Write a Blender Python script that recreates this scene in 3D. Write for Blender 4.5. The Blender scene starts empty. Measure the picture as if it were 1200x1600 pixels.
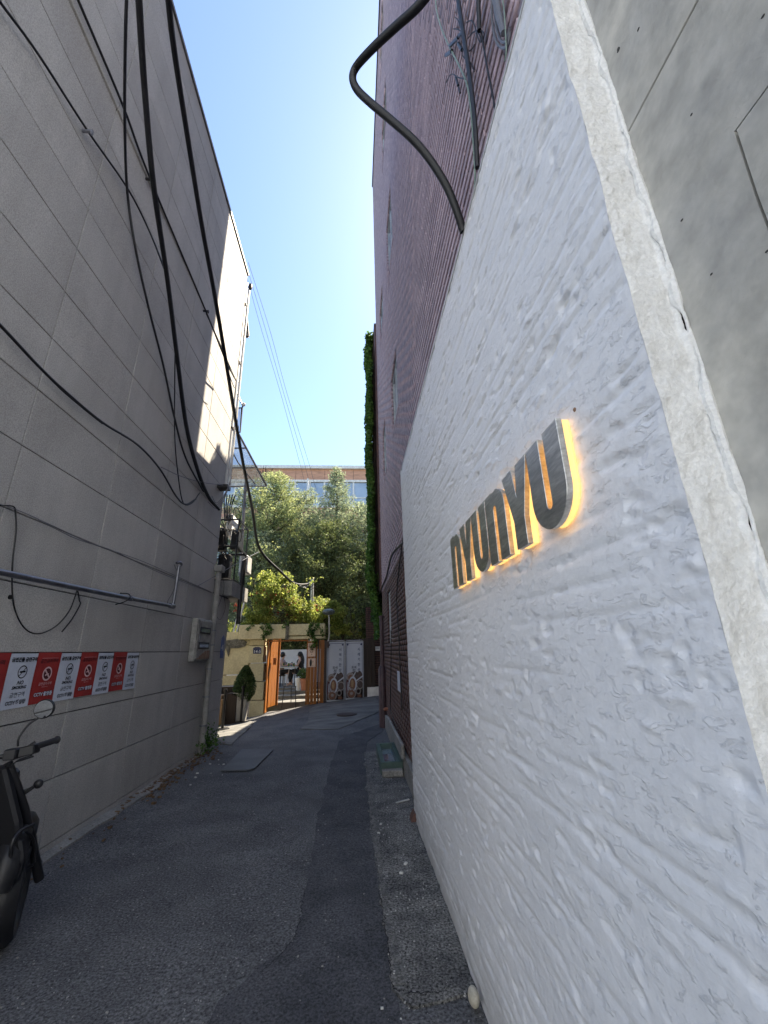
import bpy, bmesh, math, random
import numpy as np
from mathutils import Vector, Matrix
random.seed(7); rng = np.random.default_rng(11)
S = bpy.context.scene; COL = S.collection
PI = math.pi; rad = math.radians

# ------------------------------------------------------------------ camera
F = 645.0; H = 1.6                      # focal length in pixels of a 1200x1600 frame, eye height
D = np.array([-47., 217., F]); D /= np.linalg.norm(D)
U = np.array([-50., -1940., F]); U -= U.dot(D) * D; U /= np.linalg.norm(U)
R = np.cross(D, U); R = R if R[0] > 0 else -R
def ray(px, py):
    v = np.array([px - 600., py - 800., F]); return np.array([v @ R, v @ D, v @ U])
def onx(px, py, X): v = ray(px, py); return v * (X / v[0]) + [0, 0, H]
def ony(px, py, Y): v = ray(px, py); return v * (Y / v[1]) + [0, 0, H]
def onz(px, py, Z): v = ray(px, py); return v * ((Z - H) / v[2]) + [0, 0, H]
def ont(px, py, t): return ray(px, py) * (t / F) + [0, 0, H]
cd = bpy.data.cameras.new('camera'); cam = bpy.data.objects.new('camera', cd); COL.objects.link(cam)
cx_ = np.array([1, 0, 0.]); cy_ = np.array([0, -1, 0.]); cz_ = np.array([0, 0, -1.])
def c2w(c): return [c @ R, c @ D, c @ U]
m = Matrix([[*map(float, (c2w(cx_)[i], c2w(cy_)[i], c2w(cz_)[i]))] + [[0, 0, H][i]] for i in range(3)] + [[0, 0, 0, 1]])
cam.matrix_world = m
cd.sensor_fit = 'VERTICAL'; cd.sensor_height = 36; cd.lens = F / 1600 * 36; cd.clip_start = .05; cd.clip_end = 900
S.camera = cam

# ------------------------------------------------------------------ light
SUN_AZ, SUN_EL = 40.0, 52.0
W = bpy.data.worlds.new('World'); S.world = W; W.use_nodes = True
nt = W.node_tree; nt.nodes.clear()
sk = nt.nodes.new('ShaderNodeTexSky'); sk.sky_type = 'NISHITA'; sk.sun_disc = False
sk.sun_elevation = rad(SUN_EL); sk.sun_rotation = rad(SUN_AZ); sk.air_density = 1.0; sk.dust_density = .5; sk.ozone_density = 2.6
bg = nt.nodes.new('ShaderNodeBackground'); bg.inputs['Strength'].default_value = .072
wo = nt.nodes.new('ShaderNodeOutputWorld')
nt.links.new(sk.outputs[0], bg.inputs['Color']); nt.links.new(bg.outputs[0], wo.inputs[0])
sl = bpy.data.lights.new('sun', 'SUN'); sl.energy = 3.9; sl.angle = rad(.5); sl.color = (1, .875, .69)
so = bpy.data.objects.new('sun', sl); COL.objects.link(so)
sdir = Vector((math.sin(rad(SUN_AZ)) * math.cos(rad(SUN_EL)), math.cos(rad(SUN_AZ)) * math.cos(rad(SUN_EL)), math.sin(rad(SUN_EL))))
so.rotation_euler = sdir.to_track_quat('Z', 'Y').to_euler(); so.location = (6, 6, 30)
S.view_settings.view_transform = 'Standard'; S.view_settings.look = 'None'; S.view_settings.gamma = 1
S.view_settings.use_curve_mapping = False; S.view_settings.exposure = 2.3
try: S.cycles.max_bounces = 8; S.cycles.diffuse_bounces = 5; S.cycles.transparent_max_bounces = 12
except Exception: pass

# ------------------------------------------------------------------ materials
def hexc(r, g, b): return (r, g, b, 1)
def pm(name, c1, c2=None, scale=4, rough=.8, metal=0., bump=0., bscale=60, stretch=(1, 1, 1), rnd=0., fine=.12, fscale=90,
       emit=None, estr=0, alpha=None, streak=0., spec=.4, lo=.38, hi=.62, trans=0., speck=None, speck_s=200, speck_t=.72):
    M = bpy.data.materials.new(name); M.use_nodes = True; n = M.node_tree; N = n.nodes; L = n.links
    P = N['Principled BSDF']; P.inputs['Roughness'].default_value = rough; P.inputs['Metallic'].default_value = metal
    P.inputs['Specular IOR Level'].default_value = spec
    geo = N.new('ShaderNodeNewGeometry'); mp = N.new('ShaderNodeMapping'); mp.inputs['Scale'].default_value = stretch
    L.new(geo.outputs['Position'], mp.inputs[0])
    def noise(s, det=5, r=.6):
        t = N.new('ShaderNodeTexNoise'); t.inputs['Scale'].default_value = s; t.inputs['Detail'].default_value = det
        t.inputs['Roughness'].default_value = r; L.new(mp.outputs[0], t.inputs['Vector']); return t
    def mixc(f, a, b, bt='MIX'):
        x = N.new('ShaderNodeMix'); x.data_type = 'RGBA'; x.blend_type = bt
        if isinstance(f, (int, float)): x.inputs[0].default_value = f
        else: L.new(f, x.inputs[0])
        for i, v in ((6, a), (7, b)):
            if isinstance(v, tuple): x.inputs[i].default_value = v
            else: L.new(v, x.inputs[i])
        return x.outputs[2]
    c1 = tuple(c1) + (1,); c2 = tuple(c2) + (1,) if c2 else tuple(min(1, v * .75) for v in c1[:3]) + (1,)
    rp = N.new('ShaderNodeMapRange'); rp.inputs[1].default_value = lo; rp.inputs[2].default_value = hi
    L.new(noise(scale).outputs[0], rp.inputs[0]); c = mixc(rp.outputs[0], c1, c2)
    if fine:
        r2 = N.new('ShaderNodeMapRange'); r2.inputs[1].default_value = .3; r2.inputs[2].default_value = .7
        r2.inputs[3].default_value = 1 - fine * 1.5; r2.inputs[4].default_value = 1 + fine
        L.new(noise(fscale, 3).outputs[0], r2.inputs[0])
        c = mixc(1.0, c, r2.outputs[0], 'MULTIPLY')
    if streak:
        m2 = N.new('ShaderNodeMapping'); m2.inputs['Scale'].default_value = (5, 5, .35); L.new(geo.outputs['Position'], m2.inputs[0])
        t2 = N.new('ShaderNodeTexNoise'); t2.inputs['Scale'].default_value = 1.; t2.inputs['Detail'].default_value = 7; L.new(m2.outputs[0], t2.inputs['Vector'])
        r5 = N.new('ShaderNodeMapRange'); r5.inputs[1].default_value = .42; r5.inputs[2].default_value = .68; r5.inputs[3].default_value = 1.; r5.inputs[4].default_value = 1 - streak
        L.new(t2.outputs[0], r5.inputs[0]); c = mixc(1.0, c, r5.outputs[0], 'MULTIPLY')
    if rnd:
        oi = N.new('ShaderNodeObjectInfo'); r3 = N.new('ShaderNodeMapRange')
        r3.inputs[3].default_value = 1 - rnd; r3.inputs[4].default_value = 1 + rnd
        L.new(oi.outputs['Random'], r3.inputs[0]); c = mixc(1.0, c, r3.outputs[0], 'MULTIPLY')
    if speck:
        r4 = N.new('ShaderNodeMapRange'); r4.inputs[1].default_value = speck_t; r4.inputs[2].default_value = speck_t + .03
        L.new(noise(speck_s, 1).outputs[0], r4.inputs[0]); c = mixc(r4.outputs[0], c, tuple(speck) + (1,))
    L.new(c, P.inputs['Base Color'])
    if bump:
        b = N.new('ShaderNodeBump'); b.inputs['Strength'].default_value = min(1, bump); b.inputs['Distance'].default_value = .012 * max(1, bump)
        L.new(noise(bscale, 6).outputs[0], b.inputs['Height']); L.new(b.outputs[0], P.inputs['Normal'])
    if emit: P.inputs['Emission Color'].default_value = tuple(emit) + (1,); P.inputs['Emission Strength'].default_value = estr
    if alpha is not None: P.inputs['Alpha'].default_value = alpha
    if trans:
        tr = N.new('ShaderNodeBsdfTranslucent'); ms = N.new('ShaderNodeMixShader'); ms.inputs[0].default_value = trans
        L.new(c, tr.inputs[0]); L.new(P.outputs[0], ms.inputs[1]); L.new(tr.outputs[0], ms.inputs[2])
        L.new(ms.outputs[0], N['Material Output'].inputs[0])
    return M
M = {}
M['stone'] = pm('stone cladding', (.475, .46, .43), (.41, .395, .37), 1.2, .75, bump=.3, bscale=110, rnd=.06, fine=.22, fscale=110, streak=.09)
M['grout'] = pm('dark joint', (.07, .068, .065), fine=.05)
M['flash'] = pm('dark flashing', (.10, .10, .105), rough=.5, metal=.4)
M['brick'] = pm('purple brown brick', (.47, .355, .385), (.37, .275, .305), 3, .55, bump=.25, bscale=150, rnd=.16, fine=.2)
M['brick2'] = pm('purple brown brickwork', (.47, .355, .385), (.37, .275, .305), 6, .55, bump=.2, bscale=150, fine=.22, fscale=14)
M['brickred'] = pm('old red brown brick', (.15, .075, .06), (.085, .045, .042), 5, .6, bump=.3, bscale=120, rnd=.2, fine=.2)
M['mortar'] = pm('black raked mortar', (.018, .015, .018), rough=.95, fine=.05)
M['farbrick'] = pm('warm far brick', (.60, .33, .22), (.50, .27, .18), 1.5, .85, stretch=(.3, 1, 2.4), rnd=.06, fine=.18, fscale=6)
M['cornice'] = pm('pale cornice', (.82, .80, .76), rough=.7)
M['white'] = pm('white paint', (.74, .74, .73), (.66, .66, .65), 2)
M['whitemetal'] = pm('white metal', (.6, .6, .58), (.45, .44, .42), 6, .5, metal=.2)
M['concrete'] = pm('raw concrete', (.50, .48, .425), (.37, .365, .345), 2.0, .85, bump=.25, bscale=30, fine=.14, fscale=14, speck=(.10, .10, .095), speck_s=52, speck_t=.80)
M['conc_light'] = pm('pale concrete', (.30, .29, .27), (.20, .195, .185), 2.5, .9, bump=.5, bscale=60, fine=.25, fscale=50)
M['strip'] = pm('ivory rough render', (.78, .775, .745), (.72, .715, .69), 6, .9, bump=.5, bscale=120, fine=.08)
M['asphalt'] = pm('worn asphalt', (.165, .165, .167), (.085, .086, .092), 1.7, .88, bump=.9, bscale=110, fine=.55, fscale=70, speck=(.34, .33, .31), speck_s=48, speck_t=.70, lo=.3, hi=.7)
M['asphalt_dark'] = pm('fresher asphalt', (.096, .097, .105), (.060, .062, .070), 2.6, .88, bump=.9, bscale=110, fine=.5, fscale=75, speck=(.15, .15, .145), speck_s=60, speck_t=.76)
M['asphalt_pale'] = pm('coarse gritty concrete', (.24, .235, .22), (.10, .10, .10), 3.2, .92, bump=1.5, bscale=90, fine=.7, fscale=70, speck=(.33, .32, .29), speck_s=75, speck_t=.735)
M['apron'] = pm('apron concrete', (.20, .195, .18), (.11, .108, .103), 1.6, .9, bump=.4, bscale=80, fine=.2, stretch=(1, 2.5, 1))
M['black'] = pm('black plastic', (.012, .012, .014), rough=.42, fine=.1)
M['cable'] = pm('black cable', (.010, .010, .012), rough=.5, fine=.1)
M['greycable'] = pm('grey cable', (.16, .165, .19), rough=.5)
M['greencable'] = pm('pale green cable', (.22, .30, .26), rough=.5)
M['steelpipe'] = pm('galvanised pipe', (.23, .235, .26), (.17, .175, .20), 8, .35, metal=.75)
M['wallpipe'] = pm('painted downpipe', (.30, .29, .27), (.22, .215, .20), 7, .6, bump=.1)
M['plum'] = pm('rusty plum pipe', (.085, .05, .058), (.06, .038, .045), 9, .5)
M['steel'] = pm('brushed steel', (.66, .65, .60), (.46, .45, .42), 9, .40, metal=1., stretch=(1, .35, 2.2), fine=.15, fscale=60)
M['amber'] = pm('lit amber acrylic', (.9, .6, .25), emit=(1, .52, .15), estr=.29, rough=.4, fine=0)
M['yellow'] = pm('cream yellow wall paint', (.68, .60, .36), (.58, .50, .30), 2.2, .85, bump=.2, bscale=30, fine=.1, fscale=18)
M['moss'] = pm('flaking mossy stone', (.24, .225, .18), (.10, .095, .075), 9, .95, bump=.9, bscale=40, fine=.3, fscale=30)
M['orange'] = pm('orange stained wood', (.34, .115, .012), (.24, .078, .008), 5, .5, stretch=(6, 6, .6), bump=.2, bscale=30, fine=.15)
M['darkwood'] = pm('dark wood', (.045, .03, .022), (.03, .02, .016), 5, .6, stretch=(6, 6, .6))
M['cream'] = pm('cream sign board', (.72, .52, .40), (.66, .49, .38), 5, .6, fine=.04)
M['paper'] = pm('white poster paper', (.56, .60, .68), (.51, .55, .63), 3, .6, fine=.03)
M['red'] = pm('red poster print', (.36, .035, .03), (.30, .028, .026), 4, .55, fine=.05)
M['ink'] = pm('black ink', (.015, .015, .02), fine=0, rough=.6)
M['pinkink'] = pm('pale pink ink', (.75, .52, .52), fine=0, rough=.6)
M['darkred'] = pm('dark red ink', (.10, .02, .025), fine=0, rough=.6)
M['navy'] = pm('navy enamel', (.03, .04, .12), rough=.4)
M['blue'] = pm('blue enamel', (.07, .12, .32), rough=.4)
M['banner'] = pm('banner vinyl', (.50, .53, .60), (.46, .49, .56), 2, .5, fine=.03)
M['glass'] = pm('window glass', (.50, .60, .72), rough=.08, metal=.7, fine=0)
M['skyglass'] = pm('far window glass', (.42, .47, .52), (.34, .39, .44), .6, .2, metal=.35, fine=0)
M['mirror'] = pm('mirror glass', (.75, .78, .82), rough=.04, metal=1, fine=0)
M['frame'] = pm('pale window frame', (.42, .44, .45), rough=.5)
M['meter'] = pm('weathered grey box', (.36, .35, .32), (.22, .215, .20), 9, .6, fine=.15)
M['rust'] = pm('rust stain', (.20, .10, .055), (.26, .2, .15), 14, .8)
M['bowl'] = pm('green basin plastic', (.075, .13, .11), (.055, .09, .08), 6, .5)
M['iron'] = pm('rusty iron', (.075, .055, .05), (.05, .04, .038), 12, .6, metal=.4, bump=.4, bscale=90)
M['plate'] = pm('steel road plate', (.125, .13, .14), (.095, .10, .11), 3, .6, metal=.3, bump=.2, bscale=60)
M['pebble'] = pm('pale pebble', (.50, .46, .36), (.40, .37, .30), 12, .7)
M['leaf'] = pm('dark conifer foliage', (.25, .29, .10), (.08, .115, .045), 2.2, .7, fine=.5, fscale=9, trans=.35)
M['leafy'] = pm('yellowish conifer foliage', (.50, .53, .22), (.26, .33, .15), 1.6, .7, fine=.5, fscale=9, trans=.4)
M['leafg'] = pm('grey green conifer foliage', (.50, .55, .33), (.22, .28, .16), 1.8, .7, fine=.5, fscale=8, trans=.4)
M['ivy'] = pm('fresh ivy leaves', (.13, .24, .045), (.05, .12, .02), 5, .55, fine=.5, fscale=12, trans=.35)
M['vine'] = pm('bright vine leaves', (.50, .52, .13), (.22, .30, .06), 5, .5, fine=.5, fscale=22, trans=.55)
M['rose'] = pm('red roses', (.38, .03, .02), (.25, .02, .015), 8, .6, trans=.2)
M['potleaf'] = pm('clipped conifer foliage', (.10, .16, .045), (.04, .08, .02), 8, .6, fine=.4, fscale=30, trans=.3)
M['dryleaf'] = pm('dry leaves', (.16, .10, .05), (.08, .05, .03), 20, .9)
M['bark'] = pm('bark', (.09, .065, .045), (.05, .038, .028), 12, .95, bump=.8, bscale=30, stretch=(1, 1, .3))
M['skin'] = pm('skin', (.50, .31, .23), rough=.6, fine=.03)
M['hair'] = pm('black hair', (.01, .009, .009), rough=.4)
M['pinkcloth'] = pm('pale pink blouse', (.42, .33, .34), rough=.9)
M['blackcloth'] = pm('black cloth', (.02, .02, .024), rough=.9)
M['tabletop'] = pm('pale table', (.5, .49, .47), rough=.5)
M['terra'] = pm('terracotta', (.38, .16, .09), (.30, .13, .08), 8, .8)
M['potgrey'] = pm('pale tapered planter', (.42, .41, .38), (.33, .32, .30), 4, .7)
M['card'] = pm('cardboard', (.40, .27, .15), (.31, .2, .11), 5, .85)
M['poly'] = pm('dirty polycarbonate', (.62, .66, .66), (.30, .33, .32), 2.4, .35, alpha=.4, fine=.2, fscale=8)
M['aubergine'] = pm('food print dark', (.045, .03, .032), (.09, .055, .045), 20, .5)
M['soup'] = pm('food print brown', (.22, .10, .05), (.13, .055, .04), 26, .5)
M['plateprint'] = pm('food print grey dish', (.30, .27, .26), (.22, .19, .18), 16, .5)
M['greyink'] = pm('grey ink', (.13, .14, .17), fine=0)
M['litter'] = pm('pale litter', (.55, .54, .50), rough=.8)
M['soil'] = pm('grass and soil', (.06, .07, .03), (.05, .04, .03), 2, .95)
M['lampgreen'] = pm('grey green enamel', (.12, .15, .15), rough=.4)

def paint_mat():
    Mx = pm('white trowelled paint', (.80, .81, .83), (.76, .77, .79), 1.5, .55, fine=.03, fscale=60, spec=.45)
    N = Mx.node_tree.nodes; L = Mx.node_tree.links; P = N['Principled BSDF']
    geo = N.new('ShaderNodeNewGeometry')
    prev = None
    for st, sc, stg, dist, rng_ in (((1, 4.5, 11), 3.2, .35, .004, None), ((1, 6.5, 16), 2.6, .62, .003, (.55, .63)), ((1, 6, 15), 3.4, .3, .003, (.34, .40)), ((1, 6, 9), 9, .45, .003, None), ((1, 2, 2), 14, .4, .0018, (.62, .68)), ((1, 1, 1), 90, .25, .0012, None)):
        mp = N.new('ShaderNodeMapping'); mp.inputs['Scale'].default_value = st; L.new(geo.outputs['Position'], mp.inputs[0])
        t = N.new('ShaderNodeTexNoise'); t.inputs['Scale'].default_value = sc; t.inputs['Detail'].default_value = 8; t.inputs['Roughness'].default_value = .62
        try: t.inputs['Distortion'].default_value = .6
        except Exception: pass
        L.new(mp.outputs[0], t.inputs['Vector'])
        b = N.new('ShaderNodeBump'); b.inputs['Strength'].default_value = stg; b.inputs['Distance'].default_value = dist
        if rng_:
            q = N.new('ShaderNodeMapRange'); q.interpolation_type = 'SMOOTHSTEP'; q.inputs[1].default_value, q.inputs[2].default_value = rng_; L.new(t.outputs[0], q.inputs[0]); L.new(q.outputs[0], b.inputs['Height'])
        else: L.new(t.outputs[0], b.inputs['Height'])
        if prev: L.new(prev, b.inputs['Normal'])
        prev = b.outputs[0]
    L.new(prev, P.inputs['Normal'])
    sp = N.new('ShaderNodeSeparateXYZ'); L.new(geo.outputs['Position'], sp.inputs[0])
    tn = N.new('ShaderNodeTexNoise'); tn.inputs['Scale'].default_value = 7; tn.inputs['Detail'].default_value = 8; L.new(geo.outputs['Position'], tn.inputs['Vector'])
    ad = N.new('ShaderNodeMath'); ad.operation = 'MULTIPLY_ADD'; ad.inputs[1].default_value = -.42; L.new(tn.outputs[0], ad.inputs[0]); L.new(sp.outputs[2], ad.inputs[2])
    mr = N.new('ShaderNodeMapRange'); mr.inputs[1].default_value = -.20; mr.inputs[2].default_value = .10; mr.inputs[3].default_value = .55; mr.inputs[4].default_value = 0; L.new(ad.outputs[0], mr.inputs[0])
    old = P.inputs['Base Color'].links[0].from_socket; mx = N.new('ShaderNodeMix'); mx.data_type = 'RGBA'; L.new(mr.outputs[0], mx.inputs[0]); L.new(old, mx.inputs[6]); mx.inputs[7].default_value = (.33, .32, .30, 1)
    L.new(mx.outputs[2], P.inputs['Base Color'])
    return Mx
M['paint'] = paint_mat()

# ------------------------------------------------------------------ helpers
def tag(o, label=None, cat=None, group=None, kind=None):
    if label: o['label'] = label
    if cat: o['category'] = cat
    if group: o['group'] = group
    if kind: o['kind'] = kind
    return o
def empty(name, label, cat, group=None, loc=(0, 0, 0)):
    o = bpy.data.objects.new(name, None); COL.objects.link(o); o.location = loc; o.empty_display_size = .1
    return tag(o, label, cat, group)
def link(name, me, mat=None, parent=None, smooth=False):
    o = bpy.data.objects.new(name, me); COL.objects.link(o)
    if mat is not None and not me.materials: me.materials.append(mat)
    if smooth and len(me.polygons): me.polygons.foreach_set('use_smooth', [True] * len(me.polygons))
    if parent is not None:
        o.parent = parent
        if parent.type == 'EMPTY' and parent.parent is None: o.matrix_parent_inverse = Matrix.Translation(parent.location).inverted()
    return o
def np_mesh(name, V, Fc):
    V = np.asarray(V, np.float32); Fc = np.asarray(Fc, np.int32); k = Fc.shape[1]
    me = bpy.data.meshes.new(name); me.vertices.add(len(V)); me.vertices.foreach_set('co', V.ravel())
    me.loops.add(Fc.size); me.loops.foreach_set('vertex_index', Fc.ravel())
    me.polygons.add(len(Fc)); me.polygons.foreach_set('loop_start', np.arange(0, Fc.size, k, dtype=np.int32))
    try: me.polygons.foreach_set('loop_total', np.full(len(Fc), k, np.int32))
    except Exception: pass
    me.update(calc_edges=True); return me
def crom(P, n=8):
    P = [np.array(p, float) for p in P]
    if len(P) < 3: return P
    Q = [2 * P[0] - P[1]] + P + [2 * P[-1] - P[-2]]; out = []
    for i in range(1, len(Q) - 2):
        a, b, c, d = Q[i - 1:i + 3]
        for k in range(n):
            t = k / n; out.append(.5 * ((2 * b) + (-a + c) * t + (2 * a - 5 * b + 4 * c - d) * t * t + (-a + 3 * b - 3 * c + d) * t ** 3))
    out.append(P[-1]); return out
class MB:
    def __init__(s): s.v = []; s.f = []
    def add(s, vs, fs):
        b = len(s.v); s.v += [tuple(map(float, v)) for v in vs]; s.f += [tuple(b + i for i in f) for f in fs]; return s
    def box(s, x0, x1, y0, y1, z0, z1):
        vs = [(x, y, z) for z in (z0, z1) for y in (y0, y1) for x in (x0, x1)]
        return s.add(vs, [(0, 2, 3, 1), (4, 5, 7, 6), (0, 1, 5, 4), (2, 6, 7, 3), (0, 4, 6, 2), (1, 3, 7, 5)])
    def obox(s, c, ax, ay, az):      # centre and three half-axis vectors
        c, ax, ay, az = map(np.array, (c, ax, ay, az))
        vs = [c + i * ax + j * ay + k * az for k in (-1, 1) for j in (-1, 1) for i in (-1, 1)]
        return s.add(vs, [(0, 2, 3, 1), (4, 5, 7, 6), (0, 1, 5, 4), (2, 6, 7, 3), (0, 4, 6, 2), (1, 3, 7, 5)])
    def tube(s, P, r, n=8, smooth=6, cap=True):
        k = len(P); rr = list(r) if hasattr(r, '__len__') else [r] * k
        if smooth and k > 2:
            Q = crom([np.append(np.array(p, float), q) for p, q in zip(P, rr)], smooth)
        else: Q = [np.append(np.array(p, float), q) for p, q in zip(P, rr)]
        vs = []; fs = []; up = None
        for i, q in enumerate(Q):
            t = Q[min(i + 1, len(Q) - 1)][:3] - Q[max(i - 1, 0)][:3]; t = t / (np.linalg.norm(t) + 1e-9)
            if up is None: up = np.array([0, 0, 1.]) if abs(t[2]) < .9 else np.array([1., 0, 0])
            a = up - t * (up @ t); a /= np.linalg.norm(a) + 1e-9; up = a; b = np.cross(t, a)
            for j in range(n):
                an = 2 * PI * j / n; vs.append(q[:3] + (a * math.cos(an) + b * math.sin(an)) * q[3])
        for i in range(len(Q) - 1):
            for j in range(n):
                j2 = (j + 1) % n; fs.append((i * n + j, i * n + j2, (i + 1) * n + j2, (i + 1) * n + j))
        if cap: fs.append(tuple(range(n))[::-1]); fs.append(tuple((len(Q) - 1) * n + j for j in range(n)))
        return s.add(vs, fs)
    def cyl(s, a, b, r, r2=None, n=16): return s.tube([a, b], [r, r if r2 is None else r2], n, 0)
    def ell(s, c, rx, ry, rz, nu=12, nv=8):
        vs = [(c[0], c[1], c[2] - rz)]; fs = []
        for i in range(1, nv):
            a = -PI / 2 + PI * i / nv
            for j in range(nu):
                b = 2 * PI * j / nu; vs.append((c[0] + rx * math.cos(a) * math.cos(b), c[1] + ry * math.cos(a) * math.sin(b), c[2] + rz * math.sin(a)))
        vs.append((c[0], c[1], c[2] + rz)); T = len(vs) - 1
        for j in range(nu):
            j2 = (j + 1) % nu; fs.append((0, 1 + j2, 1 + j)); fs.append((T, 1 + (nv - 2) * nu + j, 1 + (nv - 2) * nu + j2))
            for i in range(nv - 2): fs.append((1 + i * nu + j, 1 + i * nu + j2, 1 + (i + 1) * nu + j2, 1 + (i + 1) * nu + j))
        return s.add(vs, fs)
    def prism(s, poly, f, d0, d1):   # poly of (u,v); f(u,v,d) -> point
        n = len(poly); vs = [f(u, v, d0) for u, v in poly] + [f(u, v, d1) for u, v in poly]
        fs = [tuple(range(n)), tuple(range(2 * n - 1, n - 1, -1))] + [(i, i + n, (i + 1) % n + n, (i + 1) % n) for i in range(n)]
        return s.add(vs, fs)
    def quad(s, a, b, c, d): return s.add([a, b, c, d], [(0, 1, 2, 3)])
    def build(s, name, mat, parent=None, smooth=False, bevel=0):
        me = bpy.data.meshes.new(name); me.from_pydata(s.v, [], s.f)
        bm = bmesh.new(); bm.from_mesh(me); bmesh.ops.recalc_face_normals(bm, faces=bm.faces)
        if bevel:
            bmesh.ops.bevel(bm, geom=list(bm.edges), offset=bevel, segments=1, affect='EDGES', clamp_overlap=True)
        bm.to_mesh(me); bm.free(); me.update()
        o = link(name, me, mat, parent)
        if smooth:
            me.polygons.foreach_set('use_smooth', [True] * len(me.polygons))
            try: me.set_sharp_from_angle(angle=rad(40))
            except Exception: pass
        return o
_tc = {}
FX = Matrix(((0, 0, 1, 0), (1, 0, 0, 0), (0, 1, 0, 0), (0, 0, 0, 1)))     # text facing +X, reading along +Y
FY = Matrix(((1, 0, 0, 0), (0, 0, -1, 0), (0, 1, 0, 0), (0, 0, 0, 1)))    # text facing -Y, reading along +X
def text(s, size, mat, loc, face, parent, shear=0, sx=1., bold=0., name='lettering', extrude=0.0):
    key = (s, size, mat.name, shear, bold, extrude)
    if key not in _tc:
        cu = bpy.data.curves.new('lettering', 'FONT'); cu.body = s; cu.size = size; cu.align_x = 'CENTER'; cu.align_y = 'CENTER'
        cu.shear = shear; cu.offset = bold; cu.resolution_u = 2; cu.extrude = extrude
        to = bpy.data.objects.new('lettering', cu); COL.objects.link(to)
        dg = bpy.context.evaluated_depsgraph_get(); me = bpy.data.meshes.new_from_object(to.evaluated_get(dg))
        me.materials.clear(); me.materials.append(mat); bpy.data.objects.remove(to); _tc[key] = me
    o = bpy.data.objects.new(name, _tc[key]); COL.objects.link(o); o.parent = parent
    mw = Matrix.Translation(Vector([float(a) for a in loc])) @ face @ Matrix.Diagonal((sx, 1, 1, 1))
    if parent is not None and parent.type == 'EMPTY': mw = Matrix.Translation(parent.location).inverted() @ mw
    o.matrix_local = mw
    return o
def vnoise(x, y, seed=0):
    xi = np.floor(x).astype(int); yi = np.floor(y).astype(int); xf = x - xi; yf = y - yi
    def h(a, b):
        n = (a * 374761393 + b * 668265263 + seed * 974634777) & 0x7fffffff
        n = ((n ^ (n >> 13)) * 1274126177) & 0x7fffffff; return ((n ^ (n >> 16)) & 0xffff) / 65535.
    u = xf * xf * (3 - 2 * xf); v = yf * yf * (3 - 2 * yf)
    return (h(xi, yi) * (1 - u) + h(xi + 1, yi) * u) * (1 - v) + (h(xi, yi + 1) * (1 - u) + h(xi + 1, yi + 1) * u) * v
def fbm(x, y, o=4, seed=0):
    s = 0; a = .5
    for i in range(o): s = s + a * vnoise(x * 2 ** i, y * 2 ** i, seed + i); a *= .5
    return s
def leaves(name, C, size, mat, parent=None, up=.3, aspect=.5, droop=0, out=None):
    """one mesh of leaf-sized bent faces centred on the points C"""
    C = np.asarray(C, float); n = len(C)
    a = rng.normal(size=(n, 3)); a[:, 2] = a[:, 2] * .7 + up
    if out is not None: a = a * .6 + out
    a /= np.linalg.norm(a, axis=1, keepdims=True)
    b = rng.normal(size=(n, 3)); b -= a * (a * b).sum(1, keepdims=True); b /= np.linalg.norm(b, axis=1, keepdims=True)
    sz = size * rng.uniform(.55, 1.35, (n, 1)) if np.isscalar(size) else size[:, None]
    l = a * sz; w = b * sz * aspect; nn = np.cross(a, b) * sz * .18; nn[:, 2] -= droop * sz[:, 0]
    V = np.stack([C - l * .5, C + w * .5 + nn, C + l * .5, C - w * .5 + nn], 1).reshape(-1, 3)
    Fc = np.arange(4 * n).reshape(-1, 4)
    return link(name, np_mesh(name, V, Fc), mat, parent)
def grid_mesh(name, xs, ys, zf, mat, kind=None):
    X, Y = np.meshgrid(xs, ys); Z = zf(X, Y); V = np.stack([X, Y, Z], -1).reshape(-1, 3); nx = len(xs); ny = len(ys)
    i = (np.arange(ny - 1)[:, None] * nx + np.arange(nx - 1)).ravel(); Fc = np.stack([i, i + 1, i + nx + 1, i + nx], 1)
    o = link(name, np_mesh(name, V, Fc), mat, smooth=True)
    if kind: o['kind'] = kind
    return o
def sm(t): t = np.clip(t, 0, 1); return t * t * (3 - 2 * t)
def g(x, y):      # ground height: level alley, then falling to the left and rising to the right at the gate
    x = np.asarray(x, float); y = np.asarray(y, float)
    tgt = np.interp(x, [-8, -4.3, -3.2, -2.7, -1.0, .7, 3], [-.33, -.30, -.27, -.17, .08, .24, .3])
    return sm((y - 9) / 5.0) * tgt

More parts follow.
